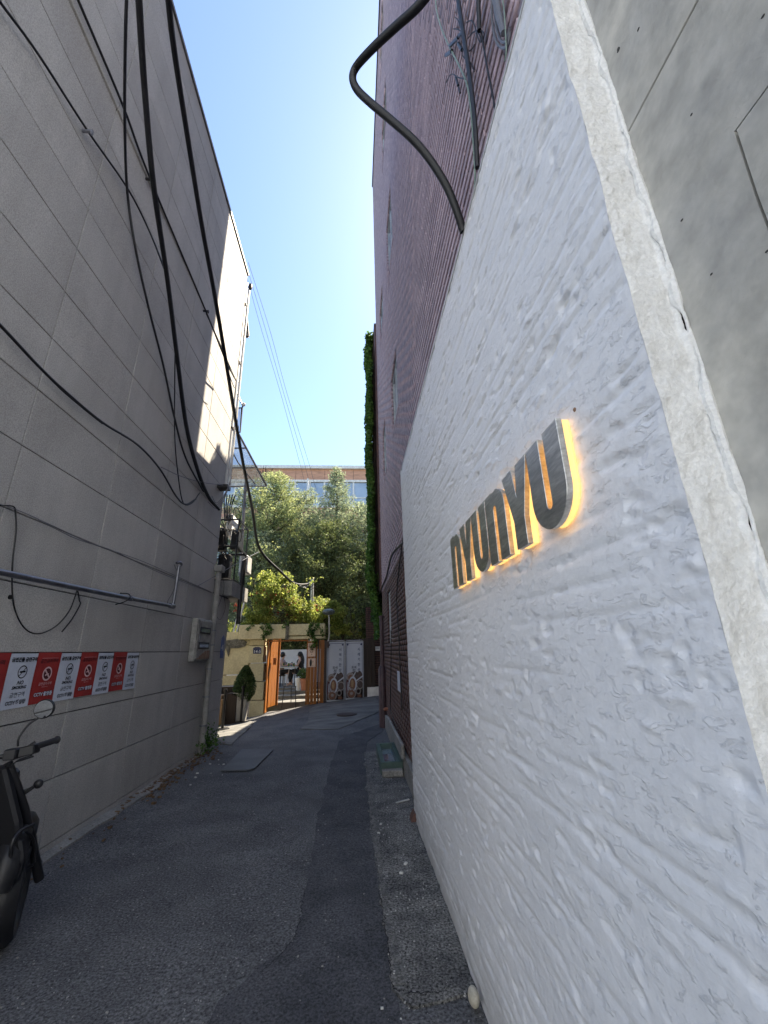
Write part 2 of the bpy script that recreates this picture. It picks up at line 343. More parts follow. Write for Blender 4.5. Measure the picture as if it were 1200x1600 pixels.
# ------------------------------------------------------------------ ground
L = -2.62; WX = .60; BX = .70; GY = 14.0
gm = MB(); gm.quad((-300, -200, -.6), (300, -200, -.6), (300, 400, -.6), (-300, 400, -.6)); tag(gm.build('ground', M['soil']), kind='structure')
def zroad(X, Y):
    e = fbm(X * 1.3, Y * 1.1, 4, 3) * .03 - .015 + (fbm(X * 14, Y * 14, 2, 8) - .4) * .004
    edge = np.exp(-((X - L) / .18) ** 2) * .03
    return g(X, Y) + e * sm((Y - .0) / 2) * .6 + edge
xs = np.concatenate([np.linspace(-12, -2.8, 14), np.linspace(-2.7, .75, 116), np.linspace(.9, 6, 8)])
ys = np.concatenate([np.linspace(-12, .8, 14), np.linspace(1, 14.4, 330)])
grid_mesh('road', xs, ys, zroad, M['asphalt'], 'structure')
def patch(name, pts, mat, dz, sub=.12, kind='structure', label=None, jag=.012):
    """a thin sheet following the road surface inside a polygon (world xy)"""
    P = []
    for i in range(len(pts)):
        a = np.array(pts[i][:2]); b = np.array(pts[(i + 1) % len(pts)][:2]); k = max(1, int(np.linalg.norm(b - a) / sub))
        for j in range(k): P.append(a + (b - a) * j / k + rng.normal(size=2) * jag * (j > 0))
    bm = bmesh.new(); f = bm.faces.new([bm.verts.new((p[0], p[1], 0)) for p in P])
    x0, y0 = np.min(P, 0); x1, y1 = np.max(P, 0)
    for ax, lo, hi in ((0, x0, x1), (1, y0, y1)):
        k = int((hi - lo) / .06)
        for j in range(1, k):
            co = [0, 0, 0]; co[ax] = lo + (hi - lo) * j / k; no = [0, 0, 0]; no[ax] = 1
            bmesh.ops.bisect_plane(bm, geom=bm.verts[:] + bm.edges[:] + bm.faces[:], plane_co=co, plane_no=no)
    top = list(bm.faces)
    for v in bm.verts: v.co.z = float(zroad(np.array(v.co.x), np.array(v.co.y))) + dz
    ex = bmesh.ops.extrude_face_region(bm, geom=top)
    for v in [e for e in ex['geom'] if isinstance(e, bmesh.types.BMVert)]: v.co.z -= .03
    bmesh.ops.recalc_face_normals(bm, faces=bm.faces)
    me = bpy.data.meshes.new(name); bm.to_mesh(me); bm.free(); o = link(name, me, mat); o['kind'] = kind; return o
def gz(px, py): return onz(px, py, 0)[:2]
patch('asphalt_patch', [gz(529, 1158), gz(512, 1212), gz(493, 1296), gz(477, 1392), gz(460, 1467), (-.66, 2.72), (-.75, 1.0), (.22, 1.0), (.21, 2.6), gz(593, 1392), gz(577, 1275), gz(570, 1178), (.25, 8.6), (.62, 9.6), (.55, 10.2), (0.0, 9.5)], M['asphalt_dark'], .006)
patch('concrete_patch', [gz(569, 1176), gz(577, 1275), gz(593, 1392), gz(612, 1550), (.27, 2.56), (.60, 2.62), (.60, 4.6), (.70, 4.9), (.70, 7.9)], M['asphalt_pale'], .012)
M['dusty'] = pm('dusty worn concrete', (.20, .195, .18), (.12, .12, .118), 9, .92, bump=1., bscale=110, fine=.5, fscale=90)
rim = [gz(571, 1182), gz(578, 1275), gz(594.5, 1392), gz(603, 1460), gz(613, 1545)]
patch('dusty_edge', [(p[0] + .004, p[1]) for p in rim] + [(p[0] + .05 + .025 * math.sin(i * 2.), p[1]) for i, p in enumerate(rim)][::-1], M['dusty'], .0155, .05, jag=.010)
patch('concrete_apron', [gz(470, 1141), (-.35, 9.9), (.2, 10.9), (.68, 11.6), (.68, 14.25), (-1.0, 14.15), (-1.3, 13.2), (-1.15, 12.0), (-1.1, 11.0)], M['apron'], .012, .2)
patch('kerb_strip', [(-2.62, 9.1), (-2.62, 8.9), (-2.25, 8.75), (-2.35, 10.2), (-2.5, 11.6), (-2.85, 12.6), (-4.6, 12.8), (-4.6, 9.1)], M['apron'], .02, .3)
patch('gutter_strip', [(-2.63, 0.5), (-2.53, .5), (-2.50, 3), (-2.52, 4.5), (-2.48, 6), (-2.53, 7.5), (-2.50, 8.8), (-2.63, 8.9)], M['conc_light'], .018, .25, jag=.02)

# unseen street behind the camera, paved pale to bounce sunlight into the alley
M['paving'] = pm('pale street paving', (.47, .48, .50), (.40, .41, .43), 1.5, .85)
b = MB(); b.box(-40, 40, -16, -.9, -.3, .012); tag(b.build('street', M['paving']), kind='structure')
M['facade'] = pm('bluish bounce facade', (.74, .79, .86), (.70, .75, .82), 1, .8)  # unseen facade added as a sunlight reflector, tinted bluish to cool the bounce
fs = empty('bounce_facade', 'unseen pale building facade added behind the viewer to bounce sunlight into the alley', 'building', loc=(0, -10, 0))
MB().box(-26, 26, -20, -10, -.3, 14).build('wall', M['facade'], fs)
for r_ in range(3):
    for c_ in range(13): MB().box(-24.5 + c_ * 4, -22.8 + c_ * 4, -9.998, -9.96, 1.0 + r_ * 3.1, 2.6 + r_ * 3.1).build('window', M['glass'], fs)
# ------------------------------------------------------------------ left building
PW, PH = 1.22, .52
Lb = empty('tiled_building', 'tall building clad in large beige grey stone panels along the left of the alley', 'building', loc=(L, 3, 0))
ZT = 10.45; YE = 8.0
b = MB(); b.box(-11, L - .03, .70, YE - .02, -.3, ZT - .02); b.build('wall', M['grout'], Lb)
shared = {}
def panel(y0, y1, z0, z1, off):
    k = (round(y1 - y0, 3), round(z1 - z0, 3))
    if k not in shared:
        q = MB(); q.box(-.025, 0, 0, y1 - y0, 0, z1 - z0); bm = bmesh.new(); me = bpy.data.meshes.new('panel'); me.from_pydata(q.v, [], q.f)
        bm.from_mesh(me); bmesh.ops.recalc_face_normals(bm, faces=bm.faces)
        bmesh.ops.bevel(bm, geom=list(bm.edges), offset=.003, segments=1, affect='EDGES'); bm.to_mesh(me); bm.free(); me.materials.append(M['stone']); shared[k] = me
    o = bpy.data.objects.new('panel', shared[k]); COL.objects.link(o); o.parent = Lb
    o.location = (off + random.uniform(-.0015, .0015), y0 - 3, z0)
    return o
ycuts = [YE - PW * i for i in range(0, 7)][::-1]
zc = [-.25] + [.09 + PH * i for i in range(0, 20)] + [ZT]
zc = [z for z in zc if z <= ZT]
gp = .0048
for i in range(len(ycuts) - 1):
    for j in range(len(zc) - 1):
        if zc[j + 1] - zc[j] < .05: continue
        off = .018 if zc[j] > 7.3 else 0
        panel(ycuts[i] + gp, ycuts[i + 1] - gp, zc[j] + gp, zc[j + 1] - gp, off)
b = MB(); b.box(-11.05, L + .045, .66, YE + .03, ZT, ZT + .06); b.build('coping', M['flash'], Lb)
# rear face trim at the far corner
# lower extension of the wall, to the 41 plaque
Le = empty('low_wall', 'lower grey rendered wall past the downpipe with a blue number plaque on its edge', 'wall', loc=(L, 8.6, 0))
b = MB(); b.box(-3.4, L - .03, YE + .01, 9.08, -.3, 2.72); b.build('wall', M['grout'], Le)
for j in range(6):
    z0, z1 = -.25 + (j > 0) * (.34 + PH * (j - 1)), .09 + PH * j
    z1 = min(z1, 2.72); b = MB(); b.box(L - .03, L - .002, YE + .015, 9.1, z0 + gp, z1 - gp); b.build('panel', M['stone'], Le)
b = MB(); b.box(-3.5, L + .16, YE + .6, 9.9, 2.72, 3.02); b.build('slab', M['conc_light'], Le)
# house behind the low wall
hb = empty('rear_house', 'pale house end behind the tiled building with small white grille window', 'house', loc=(-4, 11, 0))
b = MB(); b.box(-11, -4.25, 9.3, 12.2, -.3, 3.4); b.build('wall', M['conc_light'], hb)
b = MB(); b.box(-4.245, -4.20, 11.2, 11.9, 2.0, 2.9); b.build('window', M['glass'], hb)
b = MB()
for i in range(8): b.box(-4.20, -4.17, 11.2 + i * .1, 11.23 + i * .1, 1.95, 2.95)
b.build('grille', M['whitemetal'], hb)

# ------------------------------------------------------------------ right: concrete wall
cw = empty('concrete_wall', 'raw grey concrete wall with air holes and formwork lines at the right edge', 'wall', loc=(1, -1, 0))
b = MB(); b.box(BX + .012, 9, -1.6, .655, -.1, 4.6); b.build('wall', M['mortar'], cw)
b = MB(); b.box(BX, BX + .012, -1.6, .653, 2.842, 4.6); b.build('formwork_panel', M['concrete'], cw, bevel=.002)
b = MB()
b.prism([(-1.6, 2.835), (-1.6, 2.49), (.452, 2.49), (.462, 2.33), (.47, 2.1), (.50, 0), (.653, 0), (.653, 2.835)], lambda u, v, d: (d, u, v), BX, BX + .0119); b.build('formwork_panel', M['concrete'], cw)
b = MB()
b.prism([(-1.6, 2.484), (.446, 2.484), (.456, 2.33), (.464, 2.1), (.494, 0), (-1.6, 0)], lambda u, v, d: (d, u, v), BX - .002, BX + .0118); b.build('formwork_panel', M['concrete'], cw)
b = MB()
for i in range(50):
    y = random.uniform(-.1, .64); z = random.uniform(1.5, 3.7); s = random.choice((.0015, .002, .003, .0045))
    b.ell((BX - .0008, y, z), .0012, s * random.uniform(1, 2.2), s, 6, 4)
o = b.build('air_holes', M['grout'], cw); o['kind'] = 'stuff'

# ------------------------------------------------------------------ right: white trowelled wall
ww = empty('white_wall', 'white trowelled wall with lit steel letters, running down the right of the alley', 'wall', loc=(WX, 2.7, 0))
Y0, Y1, ZW = .66, 4.85, 3.74
def wall_h(y, z):
    warp = fbm(y * 1.5, z * 1.5, 3, 21) * .10
    course = (z + warp * .14 + .004 * np.sin(y * 3)) / .078
    fr = course - np.floor(course); jn = np.exp(-((fr - .5) / .13) ** 2)
    row = np.floor(course)
    msk = sm((vnoise(y * 2.6 + row * 7.3, row * .91, 5) - .42) * 5)            # joints show only here and there
    h = -.0048 * jn * msk + .0016 * (vnoise(y * 3.1 + row * 5.7, row * 1.3, 12) - .5)
    st = .5 - np.abs(fbm(y * 8.5 + warp * 2, z * 23, 4, 31) - .47) * 2  # ridges drawn along the wall
    h = h + .0038 * (st - .3) * (0.5 + fbm(y * 1.1, z * 1.3, 2, 44))
    rg = np.clip(fbm(y * 9 + 9, z * 32, 3, 55) - .60, 0, 1); h = h + rg * .034          # trowel edges standing proud
    cut = np.clip(.30 - fbm(y * 10, z * 28, 3, 66), 0, 1); h = h - cut * .05
    h = h + (fbm(y * .9, z * .9, 3, 77) - .45) * .006
    h = h + (fbm(y * 60, z * 60, 2, 88) - .4) * .0016
    return h
ny, nz = 560, 470
yy = Y0 + (Y1 - Y0) * (np.linspace(0, 1, ny) ** 1.35); zz = np.linspace(-.05, ZW, nz)
YY, ZZ = np.meshgrid(yy, zz); HH = wall_h(YY, ZZ); HH *= sm((YY - Y0) / .02) * .85 + .15
wig = (fbm(ZZ * 9, ZZ * 0 + 1, 4, 91) - .45) * .012 * np.exp(-(YY - Y0) / .03)
V = np.stack([WX - HH, YY + wig, ZZ], -1).reshape(-1, 3)
i = (np.arange(nz - 1)[:, None] * ny + np.arange(ny - 1)).ravel(); Fc = np.stack([i, i + ny, i + ny + 1, i + 1], 1)
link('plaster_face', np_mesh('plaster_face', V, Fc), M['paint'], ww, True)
# end face (return) of the render, ivory
nx = 26; nz2 = 900; xx = np.linspace(WX, BX + .004, nx); z2 = np.linspace(-.05, ZW, nz2); XX, Z2 = np.meshgrid(xx, z2)
jag = (fbm(Z2 * 22, Z2 * 0, 5, 14) - .46) * .020 + (fbm(Z2 * 4, Z2 * 0 + 3, 3, 15) - .46) * .022
tt = (XX - WX) / (BX - WX); XJ = XX + jag * tt ** 2
rel = (fbm(XX * 40, Z2 * 30, 4, 16) - .45) * .012 + np.clip(fbm(XX * 90, Z2 * 70, 3, 17) - .5, 0, 1) * .03 * sm((fbm(Z2 * 2.2, XX * 12, 2, 19) - .40) * 8) + .012 * np.exp(-((tt - .97) / .06) ** 2)
V = np.stack([XJ, Y0 - rel * (.2 + .8 * sm(tt * 12)) + (fbm(Z2 * 9, Z2 * 0 + 1, 4, 91) - .45) * .012, Z2], -1).reshape(-1, 3)
i = (np.arange(nz2 - 1)[:, None] * nx + np.arange(nx - 1)).ravel(); Fc = np.stack([i, i + 1, i + nx + 1, i + nx], 1)
link('end_face', np_mesh('end_face', V, Fc), M['strip'], ww, True)
bm_ = MB(); pts_ = []; rs_ = []
for k in range(620):
    z_ = -.02 + (ZW - .02) * k / 619; n1 = float(fbm(np.array(z_ * 16.), np.array(3.), 5, 61)); n2 = float(fbm(np.array(z_ * 7.), np.array(9.), 4, 62))
    pts_.append((BX - .003 + (n2 - .46) * .016, Y0 - .010 + (n1 - .46) * .012, z_)); rs_.append(.0035 + .020 * max(0, n1 - .30))
bm_.tube(pts_, rs_, 7, 0); bm_.build('plaster_bead', M['strip'], ww, True)
b = MB(); b.box(WX + .012, BX - .002, Y0 + .03, Y1 - .004, -.05, ZW - .01); b.build('core', M['strip'], ww)
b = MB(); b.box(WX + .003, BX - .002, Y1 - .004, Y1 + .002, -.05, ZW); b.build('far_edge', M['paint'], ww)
b = MB(); b.box(WX - .004, BX + .01, Y0 - .002, Y1 + .006, ZW, ZW + .016); b.build('coping', M['whitemetal'], ww)

# ------------------------------------------------------------------ right: brick building
bb = empty('brick_building', 'tall dark purple brick building rising over the white wall with raked joints', 'building', loc=(2, 6, 0))
BT = 17.5; BY1 = 10.4; BY0 = .66
wins = [(5.6, 6.55, 5.25, 6.35), (8.05, 8.88, 5.3, 6.52), (7.75, 8.85, 9.1, 10.12), (5.45, 6.45, 8.6, 10.05), (5.5, 6.75, 12.5, 13.6), (5.4, 6.55, 15.5, 16.6),
        (8.05, 8.75, 1.72, 2.72), (4.95, 5.74, 1.55, 2.62)]
def clear(y0, y1, z0, z1):
    return not any(y1 > a and y0 < c and z1 > e and z0 < f for a, c, e, f in wins)
# backing built as rectangles round the openings
ycs = sorted({BY0, BY1} | {v for w in wins for v in w[:2]}); zcs = sorted({-.1, BT} | {v for w in wins for v in w[2:]})
b = MB()
for a, c in zip(ycs, ycs[1:]):
    for e, f in zip(zcs, zcs[1:]):
        if clear(a + .001, c - .001, e + .001, f - .001): b.box(BX + .030, BX + .19, a, c, e, f)
b.build('mortar_bed', M['mortar'], bb)
b = MB(); b.box(BX + .20, 3.7, BY0 + .0, BY1, -.1, BT); b.build('core', M['mortar'], bb)
b = MB(); b.box(BX - .03, 3.72, BY0, BY1 + .02, BT, BT + .10); b.build('coping', M['flash'], bb)
def brick_cells():
    out = []
    z = .30; r = 0
    while z < BT - .08:
        low = z < 2.95; ph = .072 if low else .088; bl = .235 if low else .30; hh = ph - (.014 if low else .034)
        y = BY0 - (bl / 2 if r % 2 else 0) + .0
        while y < BY1:
            a, c = max(y, BY0), min(y + bl - .012, BY1)
            # trim at openings
            segs = [(a, c)]
            for (wa, wc, we, wf) in wins:
                if z + hh > we and z < wf:
                    ns = []
                    for s0, s1 in segs:
                        if s1 <= wa or s0 >= wc: ns.append((s0, s1))
                        else:
                            if s0 < wa - .02: ns.append((s0, wa))
                            if s1 > wc + .02: ns.append((wc, s1))
                    segs = ns
            for s0, s1 in segs:
                if s1 - s0 > .02 and not (z + hh < ZW and s0 < Y1 - .02): out.append((s0, s1, z, z + hh, low))
            y += bl
        z += ph; r += 1
    return out
cells = brick_cells()
def scr(p):
    c = (p[0]) * R + (p[1]) * D + (p[2] - H) * U
    return (c[0] / c[2] * F + 600, c[1] / c[2] * F + 800) if c[2] > .1 else None
def score(c):
    a = scr((BX, c[0], c[2])); d = scr((BX, c[1], c[3])); e = scr((BX, c[0], c[3]))
    if not a or not d or not e: return 0
    if not (-20 < a[0] < 1220 and -20 < a[1] < 1620): return 0
    if c[2] > ZW or c[0] > Y1:
        if c[2] > ZW and c[0] < Y1:   # hidden just over the coping?
            t = ZW + .016; k = (t - H) / (c[3] - H)
            if k > 0 and BX * k > WX: return 0
        return abs((d[0] - a[0]) * (e[1] - a[1]) - (d[1] - a[1]) * (e[0] - a[0]))
    return 0
cells.sort(key=score, reverse=True)
big = cells[:295]; rest = cells[295:]
bme = {}
for (y0, y1, z0, z1, low) in big:
    k = (round(y1 - y0, 2), low, random.randrange(3))
    if k not in bme:
        w_ = k[0]; hh = z1 - z0; q = MB(); q.box(0, .0305, 0, w_, 0, hh)
        me = bpy.data.meshes.new('brick'); me.from_pydata(q.v, [], q.f); bm = bmesh.new(); bm.from_mesh(me); bmesh.ops.recalc_face_normals(bm, faces=bm.faces)
        bmesh.ops.bevel(bm, geom=list(bm.edges), offset=.003, segments=1, affect='EDGES'); bm.to_mesh(me); bm.free()
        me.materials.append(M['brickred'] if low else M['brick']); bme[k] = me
    o = bpy.data.objects.new('brick', bme[k]); COL.objects.link(o); o.parent = bb
    o.location = (BX + random.uniform(-.0008, .0008) - 2, y0 - 6, z0)
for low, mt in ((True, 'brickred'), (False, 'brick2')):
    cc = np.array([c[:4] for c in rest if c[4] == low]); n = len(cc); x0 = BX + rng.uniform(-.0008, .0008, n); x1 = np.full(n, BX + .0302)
    y0, y1, z0, z1 = cc.T; V = np.stack([np.stack(p, 1) for p in ((x0, y0, z0), (x0, y1, z0), (x0, y1, z1), (x0, y0, z1), (x1, y0, z0), (x1, y1, z0), (x1, y1, z1), (x1, y0, z1))], 1).reshape(-1, 3)
    q = np.array([(0, 3, 2, 1), (0, 1, 5, 4), (1, 2, 6, 5), (2, 3, 7, 6), (3, 0, 4, 7)]); Fc = (np.arange(n)[:, None, None] * 8 + q[None]).reshape(-1, 4)
    o = link('brickwork', np_mesh('brickwork', V, Fc), M[mt], bb); o['kind'] = 'stuff'
# far return face courses of the tall block
for k, (a, c, e, f) in enumerate(wins):
    b = MB(); b.box(BX + .058, BX + .070, a, c, e, f); w = b.build('window', M['glass'], bb)
    b = MB(); t = .04
    b.box(BX + .032, BX + .057, a, a + t, e, f); b.box(BX + .032, BX + .057, c - t, c, e, f); b.box(BX + .032, BX + .057, a + t, c - t, e, e + t); b.box(BX + .032, BX + .057, a + t, c - t, f - t, f)
    b.box(BX + .036, BX + .057, (a + c) / 2 - .02, (a + c) / 2 + .02, e + t, f - t)
    fo = b.build('frame', M['frame'], None); fo.parent = w; fo.matrix_parent_inverse = w.matrix_world.inverted() if False else Matrix.Identity(4)
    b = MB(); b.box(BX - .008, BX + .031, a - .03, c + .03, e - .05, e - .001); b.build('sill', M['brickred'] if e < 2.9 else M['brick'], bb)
# render plinth at the base
b = MB()
b.prism([(Y1 + .003, -.1), (BY1, -.1), (BY1, .2), (9.6, .3), (7.0, .28), (Y1 + .003, .24)], lambda u, v, d: (d, u, v), BX - .035, BX + .05); b.build('plinth', M['conc_light'], bb)

# rear block with ivy, plus two hidden wings added to block the sun
rb = empty('rear_block', 'lower brick block past the tall brick building, its corner hidden under ivy, with hidden wings added for shade', 'building', loc=(3, 12, 0))
b = MB(); b.box(.66, 4, BY1 + .02, 12.2, 3.0, 11.3); b.build('wall', M['brickred'], rb)
b = MB(); b.box(.86, 4, 12.21, 13.6, -.1, 9.9); b.build('wall', M['brickred'], rb)  # added hidden wing, tall enough to keep sun off the low wall
b = MB(); b.box(.87, 4, 13.6, 17.2, -.1, 6.6); b.build('wall', M['brickred'], rb)  # added hidden wing, sized to shade the ground before the gate
b = MB(); b.box(.85, 4, 13.6, 17.22, 6.6, 6.7); b.build('coping', M['flash'], rb)
b = MB(); b.box(.64, 4, BY1 + .02, 12.22, 11.3, 11.36); b.build('coping', M['flash'], rb)
b = MB(); b.box(1.5, 4, BY1 + .02, 12.2, -.1, 3.0); b.build('wall', M['mortar'], rb)
q = MB()
for r_ in range(34):
    z = .55 + r_ * .072; y = 0; x = .40 - (.1 if r_ % 2 else 0)
    while x < 1.5:
        q.box(max(x, .4), min(x + .19, 1.5), GY + .30, GY + .34, z, z + .056); x += .2
o = q.build('brickwork', M['brickred'], rb); o['kind'] = 'stuff'
b = MB(); b.box(.40, 1.6, GY + .325, GY + .5, .2, 3.0); b.build('mortar_bed', M['mortar'], rb)
b = MB(); b.box(.42, .8, GY + .1, GY + .3, .1, .5); b.build('step', M['cornice'], rb)

# ------------------------------------------------------------------ ivy
def surf_pts():
    P = []; O = []
    n = 32000
    # alley face x ~ .66 and end edge, bulging towards the alley
    z = rng.uniform(2.6, 11.55, n); y = rng.uniform(10.45, 12.35, n)
    bulge = .05 + .30 * fbm(y * 2.2, z * 1.3, 3, 5) + .06 * vnoise(y * 7, z * 5, 9)
    bulge = bulge * np.clip((z - 2.4) / .8, .2, 1)
    x = .66 - bulge * rng.uniform(.6, 1.05, n)
    keep = (y > 10.52 + .14 * vnoise(z * 2, z * 0, 2)) & ((z < 10.5 + vnoise(z * 3, y * 3, 4) * .4) | (y > 11.0)); P.append(np.stack([x, y, z], 1)[keep])
    n = 9000; z = rng.uniform(2.4, 11.5, n); x = rng.uniform(.5, .85, n); P.append(np.stack([x, 12.25 + rng.uniform(0, .15, n), z], 1))
    n = 2500; z = rng.uniform(1.9, 3.6, n); t = (3.6 - z) / 1.7; x = .72 - t * .1 + rng.normal(size=n) * .09 * (1.2 - t); y = 11.6 + rng.normal(size=n) * .3; P.append(np.stack([x, y, z], 1))
    n = 1800; x = rng.uniform(.5, 1.1, n); y = rng.uniform(11, 12.3, n); P.append(np.stack([x, y, 11.4 + rng.uniform(0, .16, n)], 1))
    return np.concatenate(P)
iv = empty('ivy', 'dense green ivy column hanging over the corner of the rear brick block', 'ivy', loc=(.6, 11.6, 3))
IP = surf_pts(); leaves('foliage', IP, .085, M['ivy'], iv, up=-.2, aspect=.8, out=np.array([-.8, -.4, 0]))
b = MB()
for k in range(7):
    y = 11.1 + k * .18; b.tube([(.64, y, 2.6), (.63, y + random.uniform(-.2, .2), 5), (.63, y + random.uniform(-.3, .3), 8), (.64, y, 11)], .012, 5)
b.build('stem', M['bark'], iv)

# ------------------------------------------------------------------ lit steel letters
sg = empty('steel_letter_sign', 'row of brushed steel letters nYUnYU with glowing amber backs on the white wall', 'sign', loc=(WX, 1.62, 2.05))
def arc(cx, cy, r, a0, a1, n, ry=None):
    ry = ry or r; return [(cx + r * math.cos(rad(a0 + (a1 - a0) * i / n)), cy + ry * math.sin(rad(a0 + (a1 - a0) * i / n))) for i in range(n + 1)]
def letU(w, h):
    s = w * .425; c = w / 2; ry = h * .36; sr = w / 2 - s
    return [(0, h)] + arc(c, ry, c, 180, 360, 18, ry) + [(w, h), (w - s, h)] + arc(c, h * .25, sr, 0, -180, 8) + [(s, h)]
def letN(w, h):
    s = w * .425; c = w / 2; ry = h * .30; sr = w / 2 - s
    return [(0, 0), (0, h), (s * .9, h)] + [(s * .95, h * .965)] + arc(c, h - ry, c, 75, 0, 12, ry) + [(w, 0), (w - s, 0)] + arc(c, h * .72, sr, 0, 180, 8) + [(s, 0)]
def letY(w, h):
    s = w * .43; c = w / 2
    return [(c - s / 2, 0), (c - s / 2, h * .34), (-w * .03, h), (s * .95, h), (c, h * .62), (w - s * .95, h), (w * 1.03, h), (c + s / 2, h * .34), (c + s / 2, 0)]
lw = .213; pitch = .2215
for k, ch in enumerate('nYUnYU'):
    y_left = 2.285 - k * pitch; poly = {'n': letN, 'Y': letY, 'U': letU}[ch](lw, .285)
    f = lambda u, v, d, y_left=y_left: (d, y_left - u, 1.912 + v)
    b = MB(); b.prism(poly, f, .556, .574); lt = b.build('letter', M['steel'], sg, bevel=.0012)
    b = MB(); b.prism([(.5 * lw + (u - .5 * lw) * .97, v * .98 + .003) for u, v in poly], f, .5745, .594); k2 = b.build('light_box', M['amber'], None); k2.parent = lt
# cracks in the road
b = MB()
for seq in ([gz(476, 1395), gz(470, 1430), gz(461, 1465), gz(440, 1495), gz(408, 1520)], [gz(592, 1395), gz(600, 1440), gz(609, 1500), gz(613, 1548), gz(640, 1556), gz(690, 1558)]):
    P = crom([np.array([p[0], p[1], 0]) for p in seq], 14); P = [p + rng.normal(size=3) * [.006, .006, 0] for p in P]
    for a_, c_ in zip(P, P[1:]):
        d_ = (c_ - a_)[:2]; nn = np.array([-d_[1], d_[0]]) / (np.linalg.norm(d_) + 1e-6) * random.uniform(.0008, .0030)
        zz_ = lambda q: float(zroad(np.array(q[0]), np.array(q[1]))) + .0165
        b.quad(*[(q[0], q[1], zz_(q)) for q in (a_[:2] - nn, c_[:2] - nn, c_[:2] + nn, a_[:2] + nn)])
tag(b.build('road_cracks', M['mortar']), kind='structure')

# ------------------------------------------------------------------ posters
Z0p, Z1p = 1.245, 1.645
ya = 2.68; pw = .3465
whitep = ['leftmost white no smoking poster', 'second white no smoking poster from the left, right of the scooter mirror', 'third white no smoking poster, between two red ones', 'white no smoking poster at the far right end of the row']
redp = ['red warning poster cut by the left edge of the picture', 'red warning poster above the round scooter mirror', 'second red warning poster from the far end', 'narrowest looking red warning poster, farthest red one in the row']
edges = [onx(x, 1018, L)[1] for x in (0, 8)]
yb = [onx(x, 1020, L)[1] for x in (-60, 18, 60, 96, 127, 154, 178, 199, 217)]
PX = L + .006
for k in range(8):
    y0, y1 = yb[k], yb[k + 1]; w = y1 - y0 - .004; c = (y0 + y1) / 2; isred = k % 2 == 0
    lab = redp[k // 2] if isred else whitep[k // 2]
    po = empty('poster', lab, 'poster', 'posters in a row on the stone wall', loc=(L, c, Z0p))
    n = 7; V = []; 
    for j in range(6):
        for i_ in range(n): V.append((PX + .002 * math.sin(i_ * 1.3 + j * .9 + k) + (.004 if j == 0 else 0), y0 + w * i_ / (n - 1), Z0p + (Z1p - Z0p) * j / 5 + (.006 if isred else 0)))
    Fq = [(j * n + i_, j * n + i_ + 1, (j + 1) * n + i_ + 1, (j + 1) * n + i_) for j in range(5) for i_ in range(n - 1)]
    me = bpy.data.meshes.new('sheet'); me.from_pydata(V, [], Fq); sh = link('sheet', me, M['red'] if isred else M['paper'], po)
    md = sh.modifiers.new('thick', 'SOLIDIFY'); md.thickness = .001
    tx = PX + .0062
    def tt_(s, size, z, mat, dy=0, shear=0, bold=0, x=tx): text(s, size, mat, (x, c + dy, Z0p + z), FX, po, shear, w / .27, bold)
    # round symbol
    zc_ = .262; b = MB(); rr = .048
    ring = lambda r0, r1, x: [b.quad((x, c + r0 * math.cos(a), Z0p + zc_ + r0 * math.sin(a)), (x, c + r1 * math.cos(a), Z0p + zc_ + r1 * math.sin(a)), (x, c + r1 * math.cos(a2), Z0p + zc_ + r1 * math.sin(a2)), (x, c + r0 * math.cos(a2), Z0p + zc_ + r0 * math.sin(a2))) for a, a2 in [(2 * PI * q / 36, 2 * PI * (q + 1) / 36) for q in range(36)]]
    if isred:
        zc_ = .235; b = MB(); ring(0, .050, tx - .0006); b.build('symbol', M['darkred'], po)
        b = MB(); ring(.043, .056, tx)
        for (u0, v0, u1, v1, t) in ((-.037, .036, .037, -.036, .007), (-.024, -.012, .020, -.002, .0055)):
            d = np.array([u1 - u0, v1 - v0]); d /= np.linalg.norm(d); nn = np.array([-d[1], d[0]]) * t
            b.quad(*[(tx + .0003, c + p[0], Z0p + zc_ + p[1]) for p in (np.array([u0, v0]) - nn, np.array([u1, v1]) - nn, np.array([u1, v1]) + nn, np.array([u0, v0]) + nn)])
        b.build('symbol', M['pinkink'], po)
        tt_('흡연금지구역', .038, .335, M['darkred'], bold=.0006); tt_('금연금지구역', .027, .155, M['pinkink']); tt_('과태료 부과 지역', .010, .132, M['pinkink'])
        b = MB(); b.quad((tx, c - .1, Z0p + .36), (tx, c + .1, Z0p + .36), (tx, c + .1, Z0p + .3615), (tx, c - .1, Z0p + .3615)); b.build('rule', M['pinkink'], po)
        tt_('CCTV 촬영중', .036, .075, M['darkred'], bold=.004, x=tx); tt_('CCTV 촬영중', .036, .075, M['paper'], bold=.0012, x=tx + .0012)
    else:
        ring(.041, .048, tx)
        for (u0, v0, u1, v1, t) in ((-.033, -.033, .033, .033, .003), (-.028, .0, .030, .002, .0065)):
            d = np.array([u1 - u0, v1 - v0]); d /= np.linalg.norm(d); nn = np.array([-d[1], d[0]]) * t
            b.quad(*[(tx + .0003, c + p[0], Z0p + zc_ + p[1]) for p in (np.array([u0, v0]) - nn, np.array([u1, v1]) - nn, np.array([u1, v1]) + nn, np.array([u0, v0]) + nn)])
        b.build('symbol', M['ink'], po)
        tt_('금연건물 금연구역', .034, .352, M['ink'], bold=.0016); tt_('NO', .040, .182, M['ink'], shear=.2, bold=.001); tt_('SMOKING', .031, .148, M['ink'], shear=.2, bold=.001)
        tt_('금연구역', .040, .094, M['ink']); tt_('CCTV 촬영중', .034, .040, M['ink'], bold=.0024); tt_('CCTV 촬영중', .034, .040, M['paper'], bold=-.0004, x=tx + .0012)

